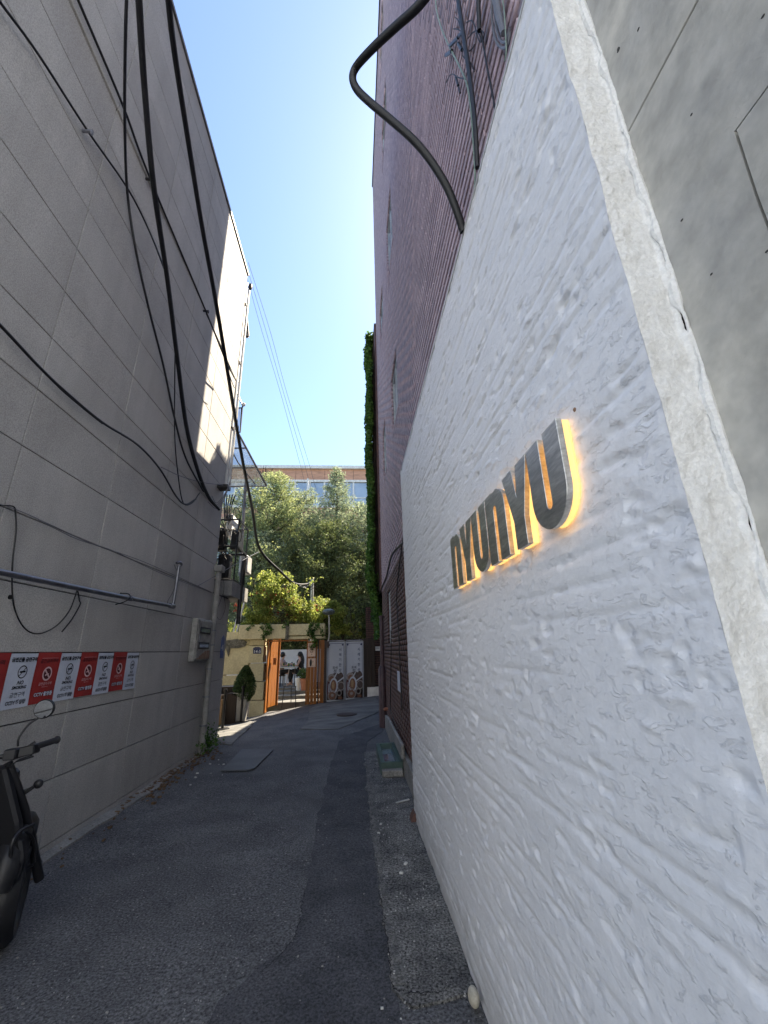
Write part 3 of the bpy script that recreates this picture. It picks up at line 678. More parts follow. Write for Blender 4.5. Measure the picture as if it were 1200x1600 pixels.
# ------------------------------------------------------------------ things fixed to the left wall
mb = empty('electric_meter_box', 'weathered grey electric meter box with two small windows and rust at its foot', 'meter box', loc=(L, 7.45, 1.5))
y0, y1 = 7.10, 7.82; X0 = L + .005
b = MB(); b.box(X0, L + .10, y0, y1, 1.50, 2.17); b.build('case', M['meter'], mb, bevel=.012)
b = MB(); b.box(L + .10, L + .115, y0 + .03, y1 - .03, 1.53, 2.14); b.build('door', M['meter'], mb, bevel=.008)
for z0, z1 in ((1.93, 2.04), (1.69, 1.80)):
    b = MB(); b.box(L + .115, L + .122, y0 + .10, y1 - .12, z0, z1); o = b.build('window', M['black'], mb, bevel=.01)
    b = MB(); b.box(L + .122, L + .124, y0 + .14, y1 - .16, z0 + .025, z1 - .025); o2 = b.build('pane', M['glass'], None); o2.parent = o
b = MB(); b.prism([(y0 + .04, 1.535), (y1 - .04, 1.535), (y1 - .05, 1.67), (y0 + .45, 1.66), (y0 + .25, 1.60)], lambda u, v, d: (d, u, v), L + .115, L + .117); b.build('rust_patch', M['rust'], mb)
b = MB(); b.tube([(L + .12, y0 + .06, 1.80), (L + .14, y0 + .06, 1.82), (L + .14, y0 + .06, 1.88), (L + .12, y0 + .06, 1.90)], .006, 6); b.build('handle', M['steelpipe'], mb)

dp = empty('downpipe', 'thick grey downpipe at the end of the stone wall, running to the ground', 'pipe', loc=(L, 8, 0))
b = MB(); b.tube([(L + .07, 7.98, 3.12), (L + .07, 7.98, 1.3), (L + .08, 8.0, .5), (L + .07, 8.0, .0)], .052, 12, 2); b.build('pipe', M['wallpipe'], dp, True)
b = MB(); b.box(L, L + .15, 7.88, 8.08, 3.08, 3.2); b.build('hopper', M['wallpipe'], dp, bevel=.01)
for z in (2.0, 1.75, 1.35, .9, .45):
    b = MB(); b.cyl((L + .07, 7.98, z), (L + .07, 7.98, z + .025), .058); b.build('bracket', M['steelpipe'], dp)
dq = empty('thin_drain_pipe', 'thin pale drain pipe standing beside the thick grey downpipe', 'pipe', loc=(L, 8.2, 0))
b = MB(); b.tube([(L + .03, 8.17, 2.2), (L + .03, 8.17, 1.0), (L + .035, 8.18, .02)], .022, 8); b.build('pipe', M['wallpipe'], dq, True)
b = MB(); b.tube([(L + .03, 8.17, .15), (L + .07, 8.17, .10), (L + .12, 8.16, .08)], .03, 8); b.build('elbow', M['whitemetal'], dq, True)

pl = empty('number_plaque', 'blue plaque with white figures 41 on the edge of the low wall', 'plaque', loc=(L, 8.86, 1.7))
b = MB(); b.prism([(8.77, 1.53), (8.95, 1.53), (8.95, 1.90), (8.86, 1.96), (8.77, 1.90)], lambda u, v, d: (d, u, v), L + .001, L + .012); b.build('plate', M['blue'], pl)
text('41', .16, M['white'], (L + .014, 8.86, 1.72), FX, pl, 0, 1, .003)

cp = empty('steel_conduit', 'galvanised steel conduit running level along the stone wall and turning up', 'pipe', loc=(L, 4.5, 2.2))
b = MB(); b.tube([(L + .09, 1.8, 2.18), (L + .09, 4.6, 2.22), (L + .09, 6.05, 2.255)], .024, 10, 3); b.build('pipe', M['steelpipe'], cp, True)
b = MB(); b.tube([(L + .09, 6.08, 2.255), (L + .09, 6.10, 2.30), (L + .09, 6.12, 2.84)], .022, 10, 2); b.build('pipe', M['steelpipe'], cp, True)
b = MB(); b.cyl((L + .09, 6.0, 2.254), (L + .09, 6.12, 2.258), .034); b.build('elbow', M['steelpipe'], cp, True)
b = MB(); b.tube([(L + .09, 6.12, 2.82), (L + .12, 6.12, 2.86), (L + .12, 6.05, 2.87), (L + .1, 6.0, 2.85)], .02, 8); b.build('cap', M['steelpipe'], cp, True)
for y in (2.6, 4.86):
    b = MB(); b.tube([(L, y - .03, 2.15), (L + .09, y - .05, 2.17), (L + .125, y, 2.22), (L + .09, y + .03, 2.27), (L, y + .02, 2.28)], .006, 5); b.build('clamp', M['cable'], cp)
b = MB(); b.cyl((L + .09, 4.93, 2.228), (L + .09, 4.97, 2.229), .03); b.build('coupling', M['steelpipe'], cp)

def cable(label, pts, r, mat='cable', name='cable', cat='cable', group=None, n=8, sm_=6):
    b = MB(); b.tube(pts, r, n, sm_); o = b.build(name, M[mat], None, True); return tag(o, label, cat, group)
GC = 'cables crossing the left wall'
def T(seq):
    out = []
    for p in seq:
        v = ray(p[0], p[1]); t = p[2]
        if v[0] < 0: t = min(t, (L + .05) / v[0] * F) if v[1] * t / F < 8.4 else t
        out.append(ray(p[0], p[1]) * (t / F) + [0, 0, H])
    return out
cable('thickest black cable bundle dropping down the left wall to the far corner', T([(213, -80, 2.9), (217, 0, 3.1), (226, 140, 3.5), (240, 290, 4.0), (262, 440, 4.8), (277, 560, 5.6), (291, 665, 6.4), (308, 732, 7.0), (325, 775, 7.3), (343, 797, 7.5)]),
      [.024, .025, .025, .026, .026, .028, .03, .03, .03, .02], group=GC)
cable('thick black cable nearest the sky running from top left towards the garden', T([(256, -80, 2.7), (263, 0, 2.9), (272, 78, 3.2), (290, 195, 3.7), (315, 350, 4.5), (336, 465, 5.3), (353, 565, 6.3), (366, 645, 7.4), (380, 725, 8.8), (394, 795, 10.5), (406, 858, 12.5), (438, 893, 13.5), (462, 912, 14.5), (488, 912, 15.2)]),
      [.021, .021, .022, .023, .024, .026, .028, .031, .034, .038, .042, .042, .034, .03], group=GC)
cable('slim black cable falling nearly straight down left of the thick bundle', T([(200, -60, 3.4), (196, 60, 3.7), (195, 190, 4.2), (199, 300, 4.7), (212, 390, 5.0), (232, 480, 5.4), (255, 570, 6.0), (272, 650, 6.5), (290, 715, 6.9), (318, 768, 7.3)]), .014, group=GC)
cable('thin black cable slanting from the top left corner to the thick bundle', T([(-20, -30, 3.9), (0, 3, 4.0), (60, 85, 4.25), (136, 203, 4.55), (201, 297, 4.9), (235, 365, 5.1), (262, 434, 5.0)]), .011, group=GC)
cable('straight dark strand on wall brackets under the roof, from the top left', T([(110, -30, 4.6), (122, 0, 4.7), (192, 165, 5.4), (235, 280, 5.9), (322, 487, 7.0), (352, 562, 7.6), (366, 590, 8.2)]), .014, group=GC)
cable('thin second strand just below the bracketed strand near the lit wall', T([(322, 490, 7.0), (340, 530, 7.3), (360, 590, 7.7), (366, 606, 8.0)]), .008, group=GC)
cable('black cable sagging from the left edge across the wall to the corner bundle', T([(-30, 482, 4.2), (0, 508, 4.3), (60, 572, 4.75), (100, 610, 5.0), (160, 660, 5.6), (215, 695, 6.1), (250, 733, 6.5), (275, 775, 6.8), (290, 788, 7.0), (306, 780, 7.2)]), .012, group=GC)
cable('thin dark cable paired with the sagging one near the left edge', T([(60, 573, 4.7), (95, 608, 4.95), (130, 638, 5.2), (160, 662, 5.55)]), .007, group=GC)
cable('thin vertical cable looping under the thick bundle', T([(274, 525, 5.4), (273, 600, 5.8), (273, 680, 6.3), (278, 740, 6.7), (286, 785, 6.9), (300, 786, 7.1), (312, 770, 7.3)]), .008, group=GC)
cable('faint thin strand running to the dark bracket on the corner', T([(252, 730, 6.8), (285, 745, 7.2), (318, 754, 7.6), (350, 758, 8.0)]), .006, 'greycable', group=GC)
for k in range(4):
    cable(['lowest', 'second lowest', 'third lowest', 'topmost'][k] + ' of the grey wires curling from the bundle to the corner', T([(325 + k * 2, 784 - k * 3, 7.4), (338, 795 - k * 3, 7.5), (348, 785 - k * 3, 7.7), (356, 765 - k, 7.9), (362, 745, 8.0)]), .006, 'greycable', group='grey wires at the wall corner')
b = MB(); b.obox(onx(350, 762, L + .1), (.10, 0, 0), (0, .1, 0), (0, 0, .035)); tag(b.build('cable_bracket', M['black']), 'black cable bracket on the far corner of the stone building', 'bracket')
hw = empty('loose_wire', 'thin black wire hanging in a loop under the steel conduit', 'wire', loc=(L, 3.6, 2.2))
XL = L + .03
b = MB(); b.tube([onx(*p, XL) for p in ((0, 790), (20, 791), (24, 800), (25, 830), (20, 875), (19, 920), (24, 955), (40, 983), (62, 990), (88, 978), (108, 955), (118, 930), (121, 922), (124, 938), (125, 945), (112, 968), (97, 987))], .0055, 6); b.build('wire', M['cable'], hw, True)
b = MB(); b.tube([onx(*p, XL) for p in ((-20, 782), (30, 798), (90, 825), (150, 852), (230, 880), (330, 925))], .004, 5); b.build('wire', M['greycable'], hw, True)
b = MB(); b.tube([onx(*p, XL) for p in ((60, 812), (120, 842), (180, 862), (250, 895), (330, 926))], .004, 5); b.build('wire', M['greycable'], hw, True)
b = MB(); b.tube([onx(*p, XL) for p in ((272, 882), (278, 900), (270, 925), (262, 940), (266, 948))], .004, 5); b.build('wire', M['greycable'], hw, True)
b = MB(); b.tube([onx(*p, L + .02) for p in ((348, 898), (350, 920), (344, 940), (338, 958), (344, 968), (352, 950), (349, 925))], .004, 5); tag(b.build('wire_loop', M['cable']), 'small loop of thin wire on the low wall beside the downpipe', 'wire')
cable('pale thin line rising from the conduit end over the garden', T([(310, 915, 7.0), (380, 875, 9), (405, 862, 11)]), .006, 'greycable', group=None)
for k, (x, y) in enumerate(((234, 280), (322, 486), (137, 205))):
    p = onx(x, y, L + .06); b = MB(); b.obox(p, (.05, 0, 0), (0, .012, 0), (0, 0, .012)); b.ell(p + [.04, 0, -.02], .014, .02, .03, 8, 6); tag(b.build('wall_bracket', M['black'] if k < 2 else M['greycable'], None, True), ['dark bracket holding the strand on the shaded stone wall', 'dark bracket holding the strand near the sunlit wall', 'pale clamp hanging from the thin cable at top left'][k], 'bracket', 'brackets on the stone wall')
p = onx(15, 933, L); b = MB(); b.cyl(p + [-.002, 0, 0], p + [.012, 0, 0], .017); tag(b.build('wall_plug', M['black']), 'small dark round plug in the stone panel under the conduit', 'plug')

# far corner clutter
fp = empty('corner_pipes', 'pale pipes and gutter running up the far corner of the stone building', 'pipe', loc=(L - .1, 8.1, 6))
for dx, dy, r in ((-.02, .10, .045), (.02, .22, .028)):
    b = MB(); b.tube([(L + dx, YE + dy, 4.9), (L + dx, YE + dy, 7.5), (L + dx, YE + dy, 10.3)], r, 8, 1); b.build('pipe', M['whitemetal'], fp, True)
for z in (6.2, 7.9, 9.6):
    b = MB(); b.cyl((L - .02, YE + .1, z), (L - .02, YE + .1, z + .05), .06); b.build('bracket', M['iron'], fp)
b = MB(); b.ell((L + .05, YE + .2, 10.3), .05, .06, .1, 8, 6); b.build('hopper', M['iron'], fp)
ac = MB()
fl = empty('roof_flap', 'narrow pale board sticking out high on the far corner of the stone building', 'board', loc=(-2.8, 9, 9.5))
b = MB(); P4 = [ony(381, 470, 8.6), ony(383, 470, 8.6), ony(388, 526, 8.6), ony(377, 526, 8.6)]; b.add([tuple(p) for p in P4] + [tuple(p + [0, .05, 0]) for p in P4], [(0, 1, 2, 3), (7, 6, 5, 4), (0, 4, 5, 1), (1, 5, 6, 2), (2, 6, 7, 3), (3, 7, 4, 0)]); b.build('panel', M['whitemetal'], fl)
b = MB(); b.tube([P4[1] + [.01, -.01, 0], P4[2] + [.01, -.01, 0], P4[3] + [0, -.01, 0]], .02, 6, 0); b.build('frame', M['iron'], fl)
rl = empty('balcony_railing', 'small grey balcony railing seen against the sky beyond the stone building', 'railing', loc=(-2.8, 8.6, 6.5))
A = lambda x, y: ony(x, y, 8.7)
b = MB()
for s_ in ([(369, 612), (379, 634), (375, 676)], [(369, 612), (366, 632)], [(366, 638), (379, 637)], [(366, 598), (373, 597), (367, 583)]): b.tube([A(*p) for p in s_], .018, 6, 0)
b.build('frame', M['steelpipe'], rl)
for k in range(5):
    b = MB(); b.tube([A(368 + k * 2.2, 638), A(367 + k * 1.9, 674)], .009, 5, 0); b.build('bar', M['steelpipe'], rl)
b = MB(); b.ell(A(380.5, 632), .05, .05, .05, 8, 6); b.build('finial', M['white'], rl)
# canopy
cn = empty('canopy', 'dirty translucent triangular canopy on thin struts beyond the stone building', 'canopy', loc=(-2.6, 9, 5.5))
YC = 9.2
c0, c1, c2, c3 = ony(352, 682, YC), ony(375, 682, YC), ony(410, 747, YC), ony(350, 748, YC)
rows_ = 3
for i_ in range(rows_):
    t0, t1 = i_ / rows_, (i_ + 1) / rows_
    a0, a1 = c0 + (c3 - c0) * t0, c1 + (c2 - c1) * t0; b0, b1 = c0 + (c3 - c0) * t1, c1 + (c2 - c1) * t1
    dep = lambda p, t: p + [0, 0.9 * t - .4, 0]
    b = MB(); b.quad(dep(a0, t0), dep(a1, t0), dep(b1, t1), dep(b0, t1)); b.quad(*[q + [0, 0, .01] for q in (dep(a0, t0), dep(b0, t1), dep(b1, t1), dep(a1, t0))]); b.build('panel', M['poly'], cn)
    b = MB(); b.tube([dep(b0, t1), dep(b1, t1)], .02, 6, 0); b.build('strut', M['steelpipe'], cn)
b = MB(); b.tube([dep(c1, 0), dep(c2, 1)], .025, 6, 0); b.build('strut', M['steelpipe'], cn)
b = MB(); b.tube([dep(c0, 0), (c0 + c2) / 2 + [-.15, 0.1, -.1], dep(c2, 1) + [-.25, -.1, 0]], .015, 6, 0); b.build('strut', M['steelpipe'], cn)
b = MB(); b.tube([dep(c0, 0), dep(c3, 1)], .02, 6, 0); b.build('strut', M['steelpipe'], cn)
tag(MB().tube([ony(385, 745, 9.6), ony(381, 800, 9.6), ony(375, 900, 9.6)], .035, 8).build('post', M['steelpipe'], None, True), 'slim grey post rising beside the black cage to the canopy', 'post')
# black cage with meters
cg = empty('black_cage', 'black metal cage with meter boxes and tangled wires on the low wall', 'cage', loc=(-2.6, 8.8, 3))
x0, x1, y0, y1 = -2.95, -2.47, 8.7, 9.5
for nm, zz0, zz1 in (('frame', 3.03, 3.75), ('frame', 3.75, 4.35)):
    b = MB()
    for x in (x0, x1):
        for y in (y0, y1): b.cyl((x, y, zz0), (x, y, zz1), .016, n=6)
    for z in (zz0 + .02, zz1):
        for x in (x0, x1): b.cyl((x, y0, z), (x, y1, z), .016, n=6)
        for y in (y0, y1): b.cyl((x0, y, z), (x1, y, z), .016, n=6)
    b.build(nm, M['black'], cg)
b = MB(); b.box(-2.68, -2.52, 8.95, 9.3, 3.76, 4.18); b.build('meter_box', M['black'], cg, bevel=.015)
b = MB(); b.box(-2.85, -2.6, 8.75, 8.95, 3.1, 3.6); b.build('meter_box', M['black'], cg, bevel=.015)
b = MB(); b.box(-2.95, -2.75, 8.8, 9.0, 3.7, 4.2); b.build('meter_box', M['black'], cg, bevel=.015)
b = MB()
for k in range(22):
    P = [np.array([random.uniform(x0, x1), random.uniform(8.66, 8.8), random.uniform(3.1, 4.3)])]
    for _ in range(4): P.append(P[-1] + rng.normal(size=3) * [.09, .03, .16])
    b.tube(P, .007, 5, 4)
o = b.build('wires', M['cable'], cg); o['kind'] = 'stuff'
b = MB()
for q_ in range(5): b.tube([(-2.9 + q_ * .06, 8.9, 5.0), (-2.86 + q_ * .04, 8.85, 4.7), (-2.8 + q_ * .03, 8.8, 4.35)], .014, 6)
b.build('riser', M['cable'], cg)
tag(MB().tube([(-2.47, 9.3, 2.2), (-2.47, 9.3, 3.3), (-2.45, 9.3, 3.62)], .045, 8, 1).build('black_post', M['black'], None, True), 'thick short black post at the foot of the cage', 'post')
a_ = MB(); a_.box(-2.60, -2.42, 9.5, 9.9, 3.35, 3.75); tag(a_.build('outdoor_unit', M['whitemetal'], None, bevel=.02), 'pale air conditioner end showing behind the black cage', 'air conditioner')
a_ = MB(); a_.box(-2.98, -2.85, 9.5, 10.0, 4.2, 4.75); tag(a_.build('white_box', M['white'], None, bevel=.02), 'small white box above the black cage', 'box')
hr = empty('white_handrail', 'white tubular stair handrail rising behind the yellow garden wall', 'handrail', loc=(-3.6, 13, 2))
for dx in (0, 5):
    b = MB(); b.tube([ony(365 + dx, 987, 13.3), ony(377 + dx, 940, 13.3), ony(381 + dx, 925, 13.3)], .028, 6, 0); b.build('rail', M['white'], hr, True)

# ------------------------------------------------------------------ garden gate and wall  (plane y = 14)
def G(px, py, Y=GY): return ony(px, py, Y)
def gbox(b, x0, y0, x1, y1, Y=GY, dep=.1):
    ym = (y0 + y1) / 2; p, q = G(x0, y1, Y), G(x1, y0, Y); b.box(G(x0, ym, Y)[0], G(x1, ym, Y)[0], Y, Y + dep, p[2], q[2]); return b
gw = empty('garden_wall', 'cream yellow block wall with parapet beside and over the orange gate', 'wall', loc=(-3, GY, 0))
for (y0, y1) in ((1009, 1036), (1036.5, 1065), (1065.5, 1094), (1094.5, 1124)):
    gbox(MB(), 389, y0, 411.5, y1, GY, .5).build('block', M['yellow'], gw, bevel=.008)
for (xa, xb, y0, y1) in ((330, 388.6, 1008, 1055), (330, 388.6, 1055.4, 1072), (389.5, 413, 999, 1008.6), (372, 389, 1000.5, 1007.6)):
    gbox(MB(), xa, y0, xb, y1, GY + .12, .35).build('block', M['yellow'], gw, bevel=.01)
gbox(MB(), 330, 987, 372, 1008, GY + .15, .3).build('block', M['yellow'], gw, bevel=.01)
gbox(MB(), 373, 975, 447, 999.2, GY - .05, .45).build('parapet', M['yellow'], gw, bevel=.012)
gbox(MB(), 448, 974, 507.5, 993, GY - .04, .45).build('parapet', M['yellow'], gw, bevel=.012)
gbox(MB(), 448, 993.4, 507.5, 998.8, GY - .02, .42).build('parapet', M['yellow'], gw, bevel=.008)
gbox(MB(), 446, 972, 451, 1000, GY - .085, .04).build('drain_strip', M['moss'], gw)
gbox(MB(), 334, 1072, 388, 1132, GY + .6, .1).build('recess', M['mortar'], gw)
# flaking patch
q = MB(); pc = [G(x, y, GY + .115) for x, y in ((345, 1008), (352, 1001), (366, 999), (378, 998), (386, 1003), (383, 1010), (372, 1013), (360, 1013), (357, 1026), (353, 1013))]
q.prism([(p[0], p[2]) for p in pc], lambda u, v, d: (u, d, v), GY + .09, GY + .118); q.build('flaking_patch', M['moss'], gw)

gt = empty('wooden_gate', 'orange stained wooden gate frame and open door leading to the courtyard', 'gate', loc=(-2, GY, 0))
# left open leaf, seen obliquely (runs back from the pillar)
pa = G(414, 1104); zt = G(430, 999)[2]; zb = -.12
b = MB(); b.box(pa[0] - .04, pa[0] + .0, GY + .02, GY + .55, zb, zt); b.build('jamb', M['orange'], gt)
P0 = np.array([pa[0] + .01, GY + .25]); P1 = np.array([G(430.5, 1100, GY + .95)[0], GY + .95])
nb = 3
for k in range(nb):
    a, c = P0 + (P1 - P0) * (k / nb + .01), P0 + (P1 - P0) * ((k + 1) / nb - .01); mid = (a + c) / 2; hd = (c - a) / 2; nn = np.array([-hd[1], hd[0]]); nn = nn / np.linalg.norm(nn) * .02
    b = MB(); b.obox((mid[0], mid[1], (zt + 0) / 2), (hd[0], hd[1], 0), (nn[0], nn[1], 0), (0, 0, zt / 2)); b.build('door_board', M['orange'], gt)
b = MB(); b.box(G(430, 1100, GY + .9)[0], G(433, 1100, GY + .9)[0], GY + .93, GY + 1.0, -.02, zt + .1); b.build('post', M['orange'], gt)
b = MB(); b.box(P0[0] + .10, P0[0] + .2, GY + .33, GY + .4, 1.24, 1.45); b.build('lamp_box', M['orange'], gt)
xr = [480, 485.2, 490.4, 495.4]
for k in range(3): gbox(MB(), xr[k] + .25, 1002, xr[k + 1] - .25, 1100.5, GY + .02, .04).build('board', M['orange'], gt)
gbox(MB(), 478.2, 1000, 480, 1101, GY + .03, .5).build('post', M['orange'], gt)
gbox(MB(), 495.8, 1000, 497.5, 1099.5, GY + .12, .05).build('board', M['darkwood'], gt)
gbox(MB(), 497.8, 1000, 499.6, 1099, GY + .06, .06).build('board', M['orange'], gt)
gbox(MB(), 500.2, 1000, 506, 1098.5, GY + .10, .05).build('post', M['orange'], gt)
gbox(MB(), 506.2, 1000, 509, 1098, GY + .02, .08).build('post', M['darkwood'], gt)
gbox(MB(), 414, 999.4, 480, 1003, GY + .06, .12).build('lintel', M['orange'], gt)
for (y0, y1, lab, s1) in ((1004.5, 1026, 'upper cream name board with brown calligraphy on the gate', 1), (1028.5, 1042.5, 'lower cream board with a dark bottle shape on the gate', 2)):
    sb = empty('sign_board', lab, 'sign', 'cream boards on the gate', loc=tuple(G(487, y1, GY)))
    gbox(MB(), 481, y0, 493.2, y1, GY - .03, .045).build('board', M['cream'], sb, bevel=.006)
    if s1 == 1:
        text('포석', .15, M['soup'], G(486.8, 1010.5, GY - .034), FY, sb, 0, .8, .002); text('정', .17, M['soup'], G(486.8, 1016.5, GY - .034), FY, sb, 0, .9, .002); text('家', .05, M['soup'], G(487, 1022.8, GY - .034), FY, sb)
    else:
        p = G(485.6, 1035.6, GY - .033); b = MB(); b.prism([(p[0] + .035 * math.cos(a), p[2] + .11 * math.sin(a)) for a in [2 * PI * q / 14 for q in range(14)]], lambda u, v, d: (u, d, v), GY - .034, GY - .0305); b.build('mark', M['ink'], sb)
        text('술', .05, M['soup'], G(489, 1034, GY - .034), FY, sb); text('한잔', .03, M['soup'], G(488.5, 1040, GY - .034), FY, sb)
ad = empty('address_plate', 'navy house shaped address plate reading 14-5 on the yellow pillar', 'plate', loc=tuple(G(402, 1020, GY)))
pp = [G(x, y) for x, y in ((395.6, 1021.5), (408.2, 1021.5), (408.2, 1012.8), (405, 1011), (398.8, 1011), (395.6, 1012.8))]
b = MB(); b.prism([(p[0], p[2]) for p in pp], lambda u, v, d: (u, d, v), GY - .012, GY - .001); b.build('plate', M['navy'], ad)
text('14-5', .125, M['white'], G(401.9, 1018.2, GY - .015), FY, ad, 0, 1, .0012); text('돈화문로', .05, M['greycable'], G(401.9, 1013.5, GY - .015), FY, ad)
# dark fence to the right of the gate, with two banners
fe = empty('board_fence', 'dark brown board fence right of the gate, behind the banners', 'fence', loc=(0, GY + .2, 0))
xa, xb = G(508, 1000)[0], G(586, 1000)[0]
nb = 13
for k in range(nb):
    u0 = xa + (xb - xa) * k / nb; u1 = xa + (xb - xa) * (k + 1) / nb - .012
    b = MB(); b.box(u0, u1, GY + .16, GY + .19, float(g(u0, GY)) - .03, 1.98 - random.uniform(0, .02)); b.build('board', M['darkwood'], fe)
b = MB(); b.box(xa, xb, GY + .195, GY + .25, .5, .58); b.build('rail', M['darkwood'], fe)
b = MB(); b.box(xa, xb, GY + .195, GY + .25, 1.7, 1.78); b.build('rail', M['darkwood'], fe)
def banner(px0, px1, lab, t0, b0, b1):
    bo = empty('banner', lab, 'banner', 'food banners on the fence', loc=(0, 0, 0))
    A0, A1 = G(px0, t0), G(px1, t0); B0, B1 = G(px0, b0), G(px1, b1); Yf = GY + .10; x0, x1 = A0[0], A1[0]; zt_, zb_ = A0[2], (B0[2] + B1[2]) / 2; w = x1 - x0; h = zt_ - zb_
    bo.location = (x0, Yf, zb_)
    n = 8; V = []; Fq = []
    for j in range(14):
        for i_ in range(n): V.append((x0 + w * i_ / (n - 1), Yf + .008 * math.sin(i_ * 1.1 + j * .5 + px0), zb_ + h * j / 13 + (1 - j / 13) * .04 * (i_ / (n - 1) - .5)))
    Fq = [(j * n + i_, j * n + i_ + 1, (j + 1) * n + i_ + 1, (j + 1) * n + i_) for j in range(13) for i_ in range(n - 1)]
    me = bpy.data.meshes.new('sheet'); me.from_pydata(V, [], Fq); o = link('sheet', me, M['banner'], bo); o.modifiers.new('t', 'SOLIDIFY').thickness = .004
    fy = Yf - .014
    b = MB()
    for (u0, u1, v0, v1) in ((.035, .055, .30, .975), (.945, .965, .30, .975), (.035, .965, .965, .972)): b.quad((x0 + w * u0, fy, zb_ + h * v0), (x0 + w * u1, fy, zb_ + h * v0), (x0 + w * u1, fy, zb_ + h * v1), (x0 + w * u0, fy, zb_ + h * v1))
    b.build('border', M['navy'], bo)
    b = MB()
    for u in (.10, .90): b.prism([(x0 + w * u + .03 * math.cos(a), zb_ + h * .945 + .03 * math.sin(a)) for a in [2 * PI * q / 10 for q in range(10)]], lambda u_, v_, d: (u_, d, v_), fy - .001, fy)
    b.build('corner_mark', M['navy'], bo)
    for q_, c_ in enumerate('시래기한상'): text(c_, .105, M['navy'], (x0 + w * .76, fy - .002, zt_ - .25 - q_ * .155), FY, bo, 0, .9, .002)
    text('포석', .09, M['greyink'], (x0 + w * .47, fy - .002, zt_ - .79), FY, bo, bold=.003); text('정', .12, M['greyink'], (x0 + w * .47, fy - .002, zt_ - .9), FY, bo, bold=.003)
    text('한식', .05, M['greyink'], (x0 + w * .48, fy - .002, zt_ - 1.0), FY, bo); text('모임 예약', .04, M['greyink'], (x0 + w * .48, fy - .002, zt_ - 1.06), FY, bo)
    # food photograph print: flat dishes
    yq = fy - .001
    def disc(u, v, rx, rz, mat, lay, a0=0, a1=360, rin=0):
        bq = MB(); cx, cz = x0 + w * u, zb_ + h * v; nn = 22; pts_o = []; pts_i = []
        for q in range(nn + 1):
            a = rad(a0 + (a1 - a0) * q / nn); cl = lambda x, z: (min(max(x, x0 + .012), x1 - .012), yq - lay * .0012, max(z, zb_ + .03))
            pts_o.append(cl(cx + rx * w * math.cos(a), cz + rz * w * math.sin(a))); pts_i.append(cl(cx + rx * w * rin * math.cos(a), cz + rz * w * rin * math.sin(a)))
        for q in range(nn): bq.quad(pts_i[q], pts_o[q], pts_o[q + 1], pts_i[q + 1])
        bq.build('print', mat, bo)
    disc(.5, .17, .50, .9, M['aubergine'], 0, -180, 0)
    bq = MB(); bq.quad((x0 + .012, yq, zb_ + .03), (x1 - .012, yq, zb_ + .03), (x1 - .012, yq, zb_ + h * .30), (x0 + .012, yq, zb_ + h * .30)); bq.build('print', M['aubergine'], bo)
    disc(.5, .29, .49, .55, M['aubergine'], .3, 0, 180)
    disc(.27, .37, .23, .26, M['plateprint'], 1); disc(.27, .365, .14, .15, M['soup'], 2)
    disc(.80, .36, .17, .36, M['aubergine'], 1.5)
    disc(.40, .25, .24, .42, M['banner'], 3); disc(.39, .25, .17, .32, M['soup'], 4); disc(.37, .26, .08, .2, M['card'], 5)
    disc(.82, .24, .20, .24, M['plateprint'], 3, rin=.8); disc(.10, .20, .12, .4, M['darkred'], 3); disc(.13, .2, .03, .3, M['banner'], 4)
    disc(.32, .09, .26, .28, M['plateprint'], 6, rin=.8); disc(.32, .09, .2, .2, M['soup'], 6); disc(.33, .095, .09, .08, M['plateprint'], 7); disc(.72, .13, .15, .17, M['plateprint'], 6, rin=.65); disc(.78, .05, .12, .08, M['soup'], 7)
    bq = MB(); bq.quad((x0 + w * .52, yq - .004, zb_ + h * .30), (x0 + w * .58, yq - .004, zb_ + h * .29), (x0 + w * .98, yq - .004, zb_ + h * .37), (x0 + w * .98, yq - .004, zb_ + h * .40)); bq.quad((x0 + w * .30, yq - .0045, zb_ + h * .33), (x0 + w * .36, yq - .0045, zb_ + h * .33), (x0 + w * .60, yq - .0045, zb_ + h * .455), (x0 + w * .53, yq - .0045, zb_ + h * .455)); bq.build('print', M['banner'], bo)
    b = MB(); b.tube([(x0 - .012, Yf - .01, zb_), (x0 - .012, Yf - .01, zt_), (x0 + .03, Yf - .01, zt_ + .03), (x1 - .03, Yf - .01, zt_ + .03), (x1 + .012, Yf - .01, zt_), (x1 + .012, Yf - .01, zb_)], .014, 6, 0); b.build('frame', M['steelpipe'], bo)
banner(511.5, 538, 'left food banner, next to the orange gate post', 1003, 1097, 1094.5)
banner(540.5, 567, 'right food banner, next to the bare dark fence boards', 1002.5, 1094, 1091)
b = MB(); gbox(b, 586.5, 1010, 596, 1017, GY + .18, .02); wsn = b.build('small_sign', M['white']); tag(wsn, 'small white notice on the dark brick at the far right of the fence', 'sign')
text('출입금지', .05, M['ink'], G(591, 1012.8, GY + .176), FY, wsn)

# courtyard seen through the gate
cf = .35
b = MB(); b.box(-6, .5, 17.0, 26, -.4, cf); tag(b.build('courtyard_floor', M['apron']), kind='structure')
for k, (ya_, yb_, z) in enumerate(((15.0, 15.9, .06), (15.9, 16.5, .17), (16.5, 17.0, .27))):
    b = MB(); b.box(-3.4, -.8, ya_, yb_, -.4, z); tag(b.build('stone_step', M['apron'], None, bevel=.01), ['lowest', 'middle', 'top'][k] + ' pale stone step inside the orange gate', 'step', 'steps up to the courtyard')
b = MB(); b.box(-6, 0, 13.95, 15.0, -.5, -.0); 
cwall = MB().box(-5.5, .3, 19.6, 19.8, cf, 1.72).build('courtyard_wall', M['white']); tag(cwall, 'low white courtyard wall behind the seated women', 'wall')
n = 7000; C = np.stack([rng.uniform(-5.2, .2, n), rng.uniform(19.85, 20.3, n), rng.uniform(1.5, 2.9, n)], 1)
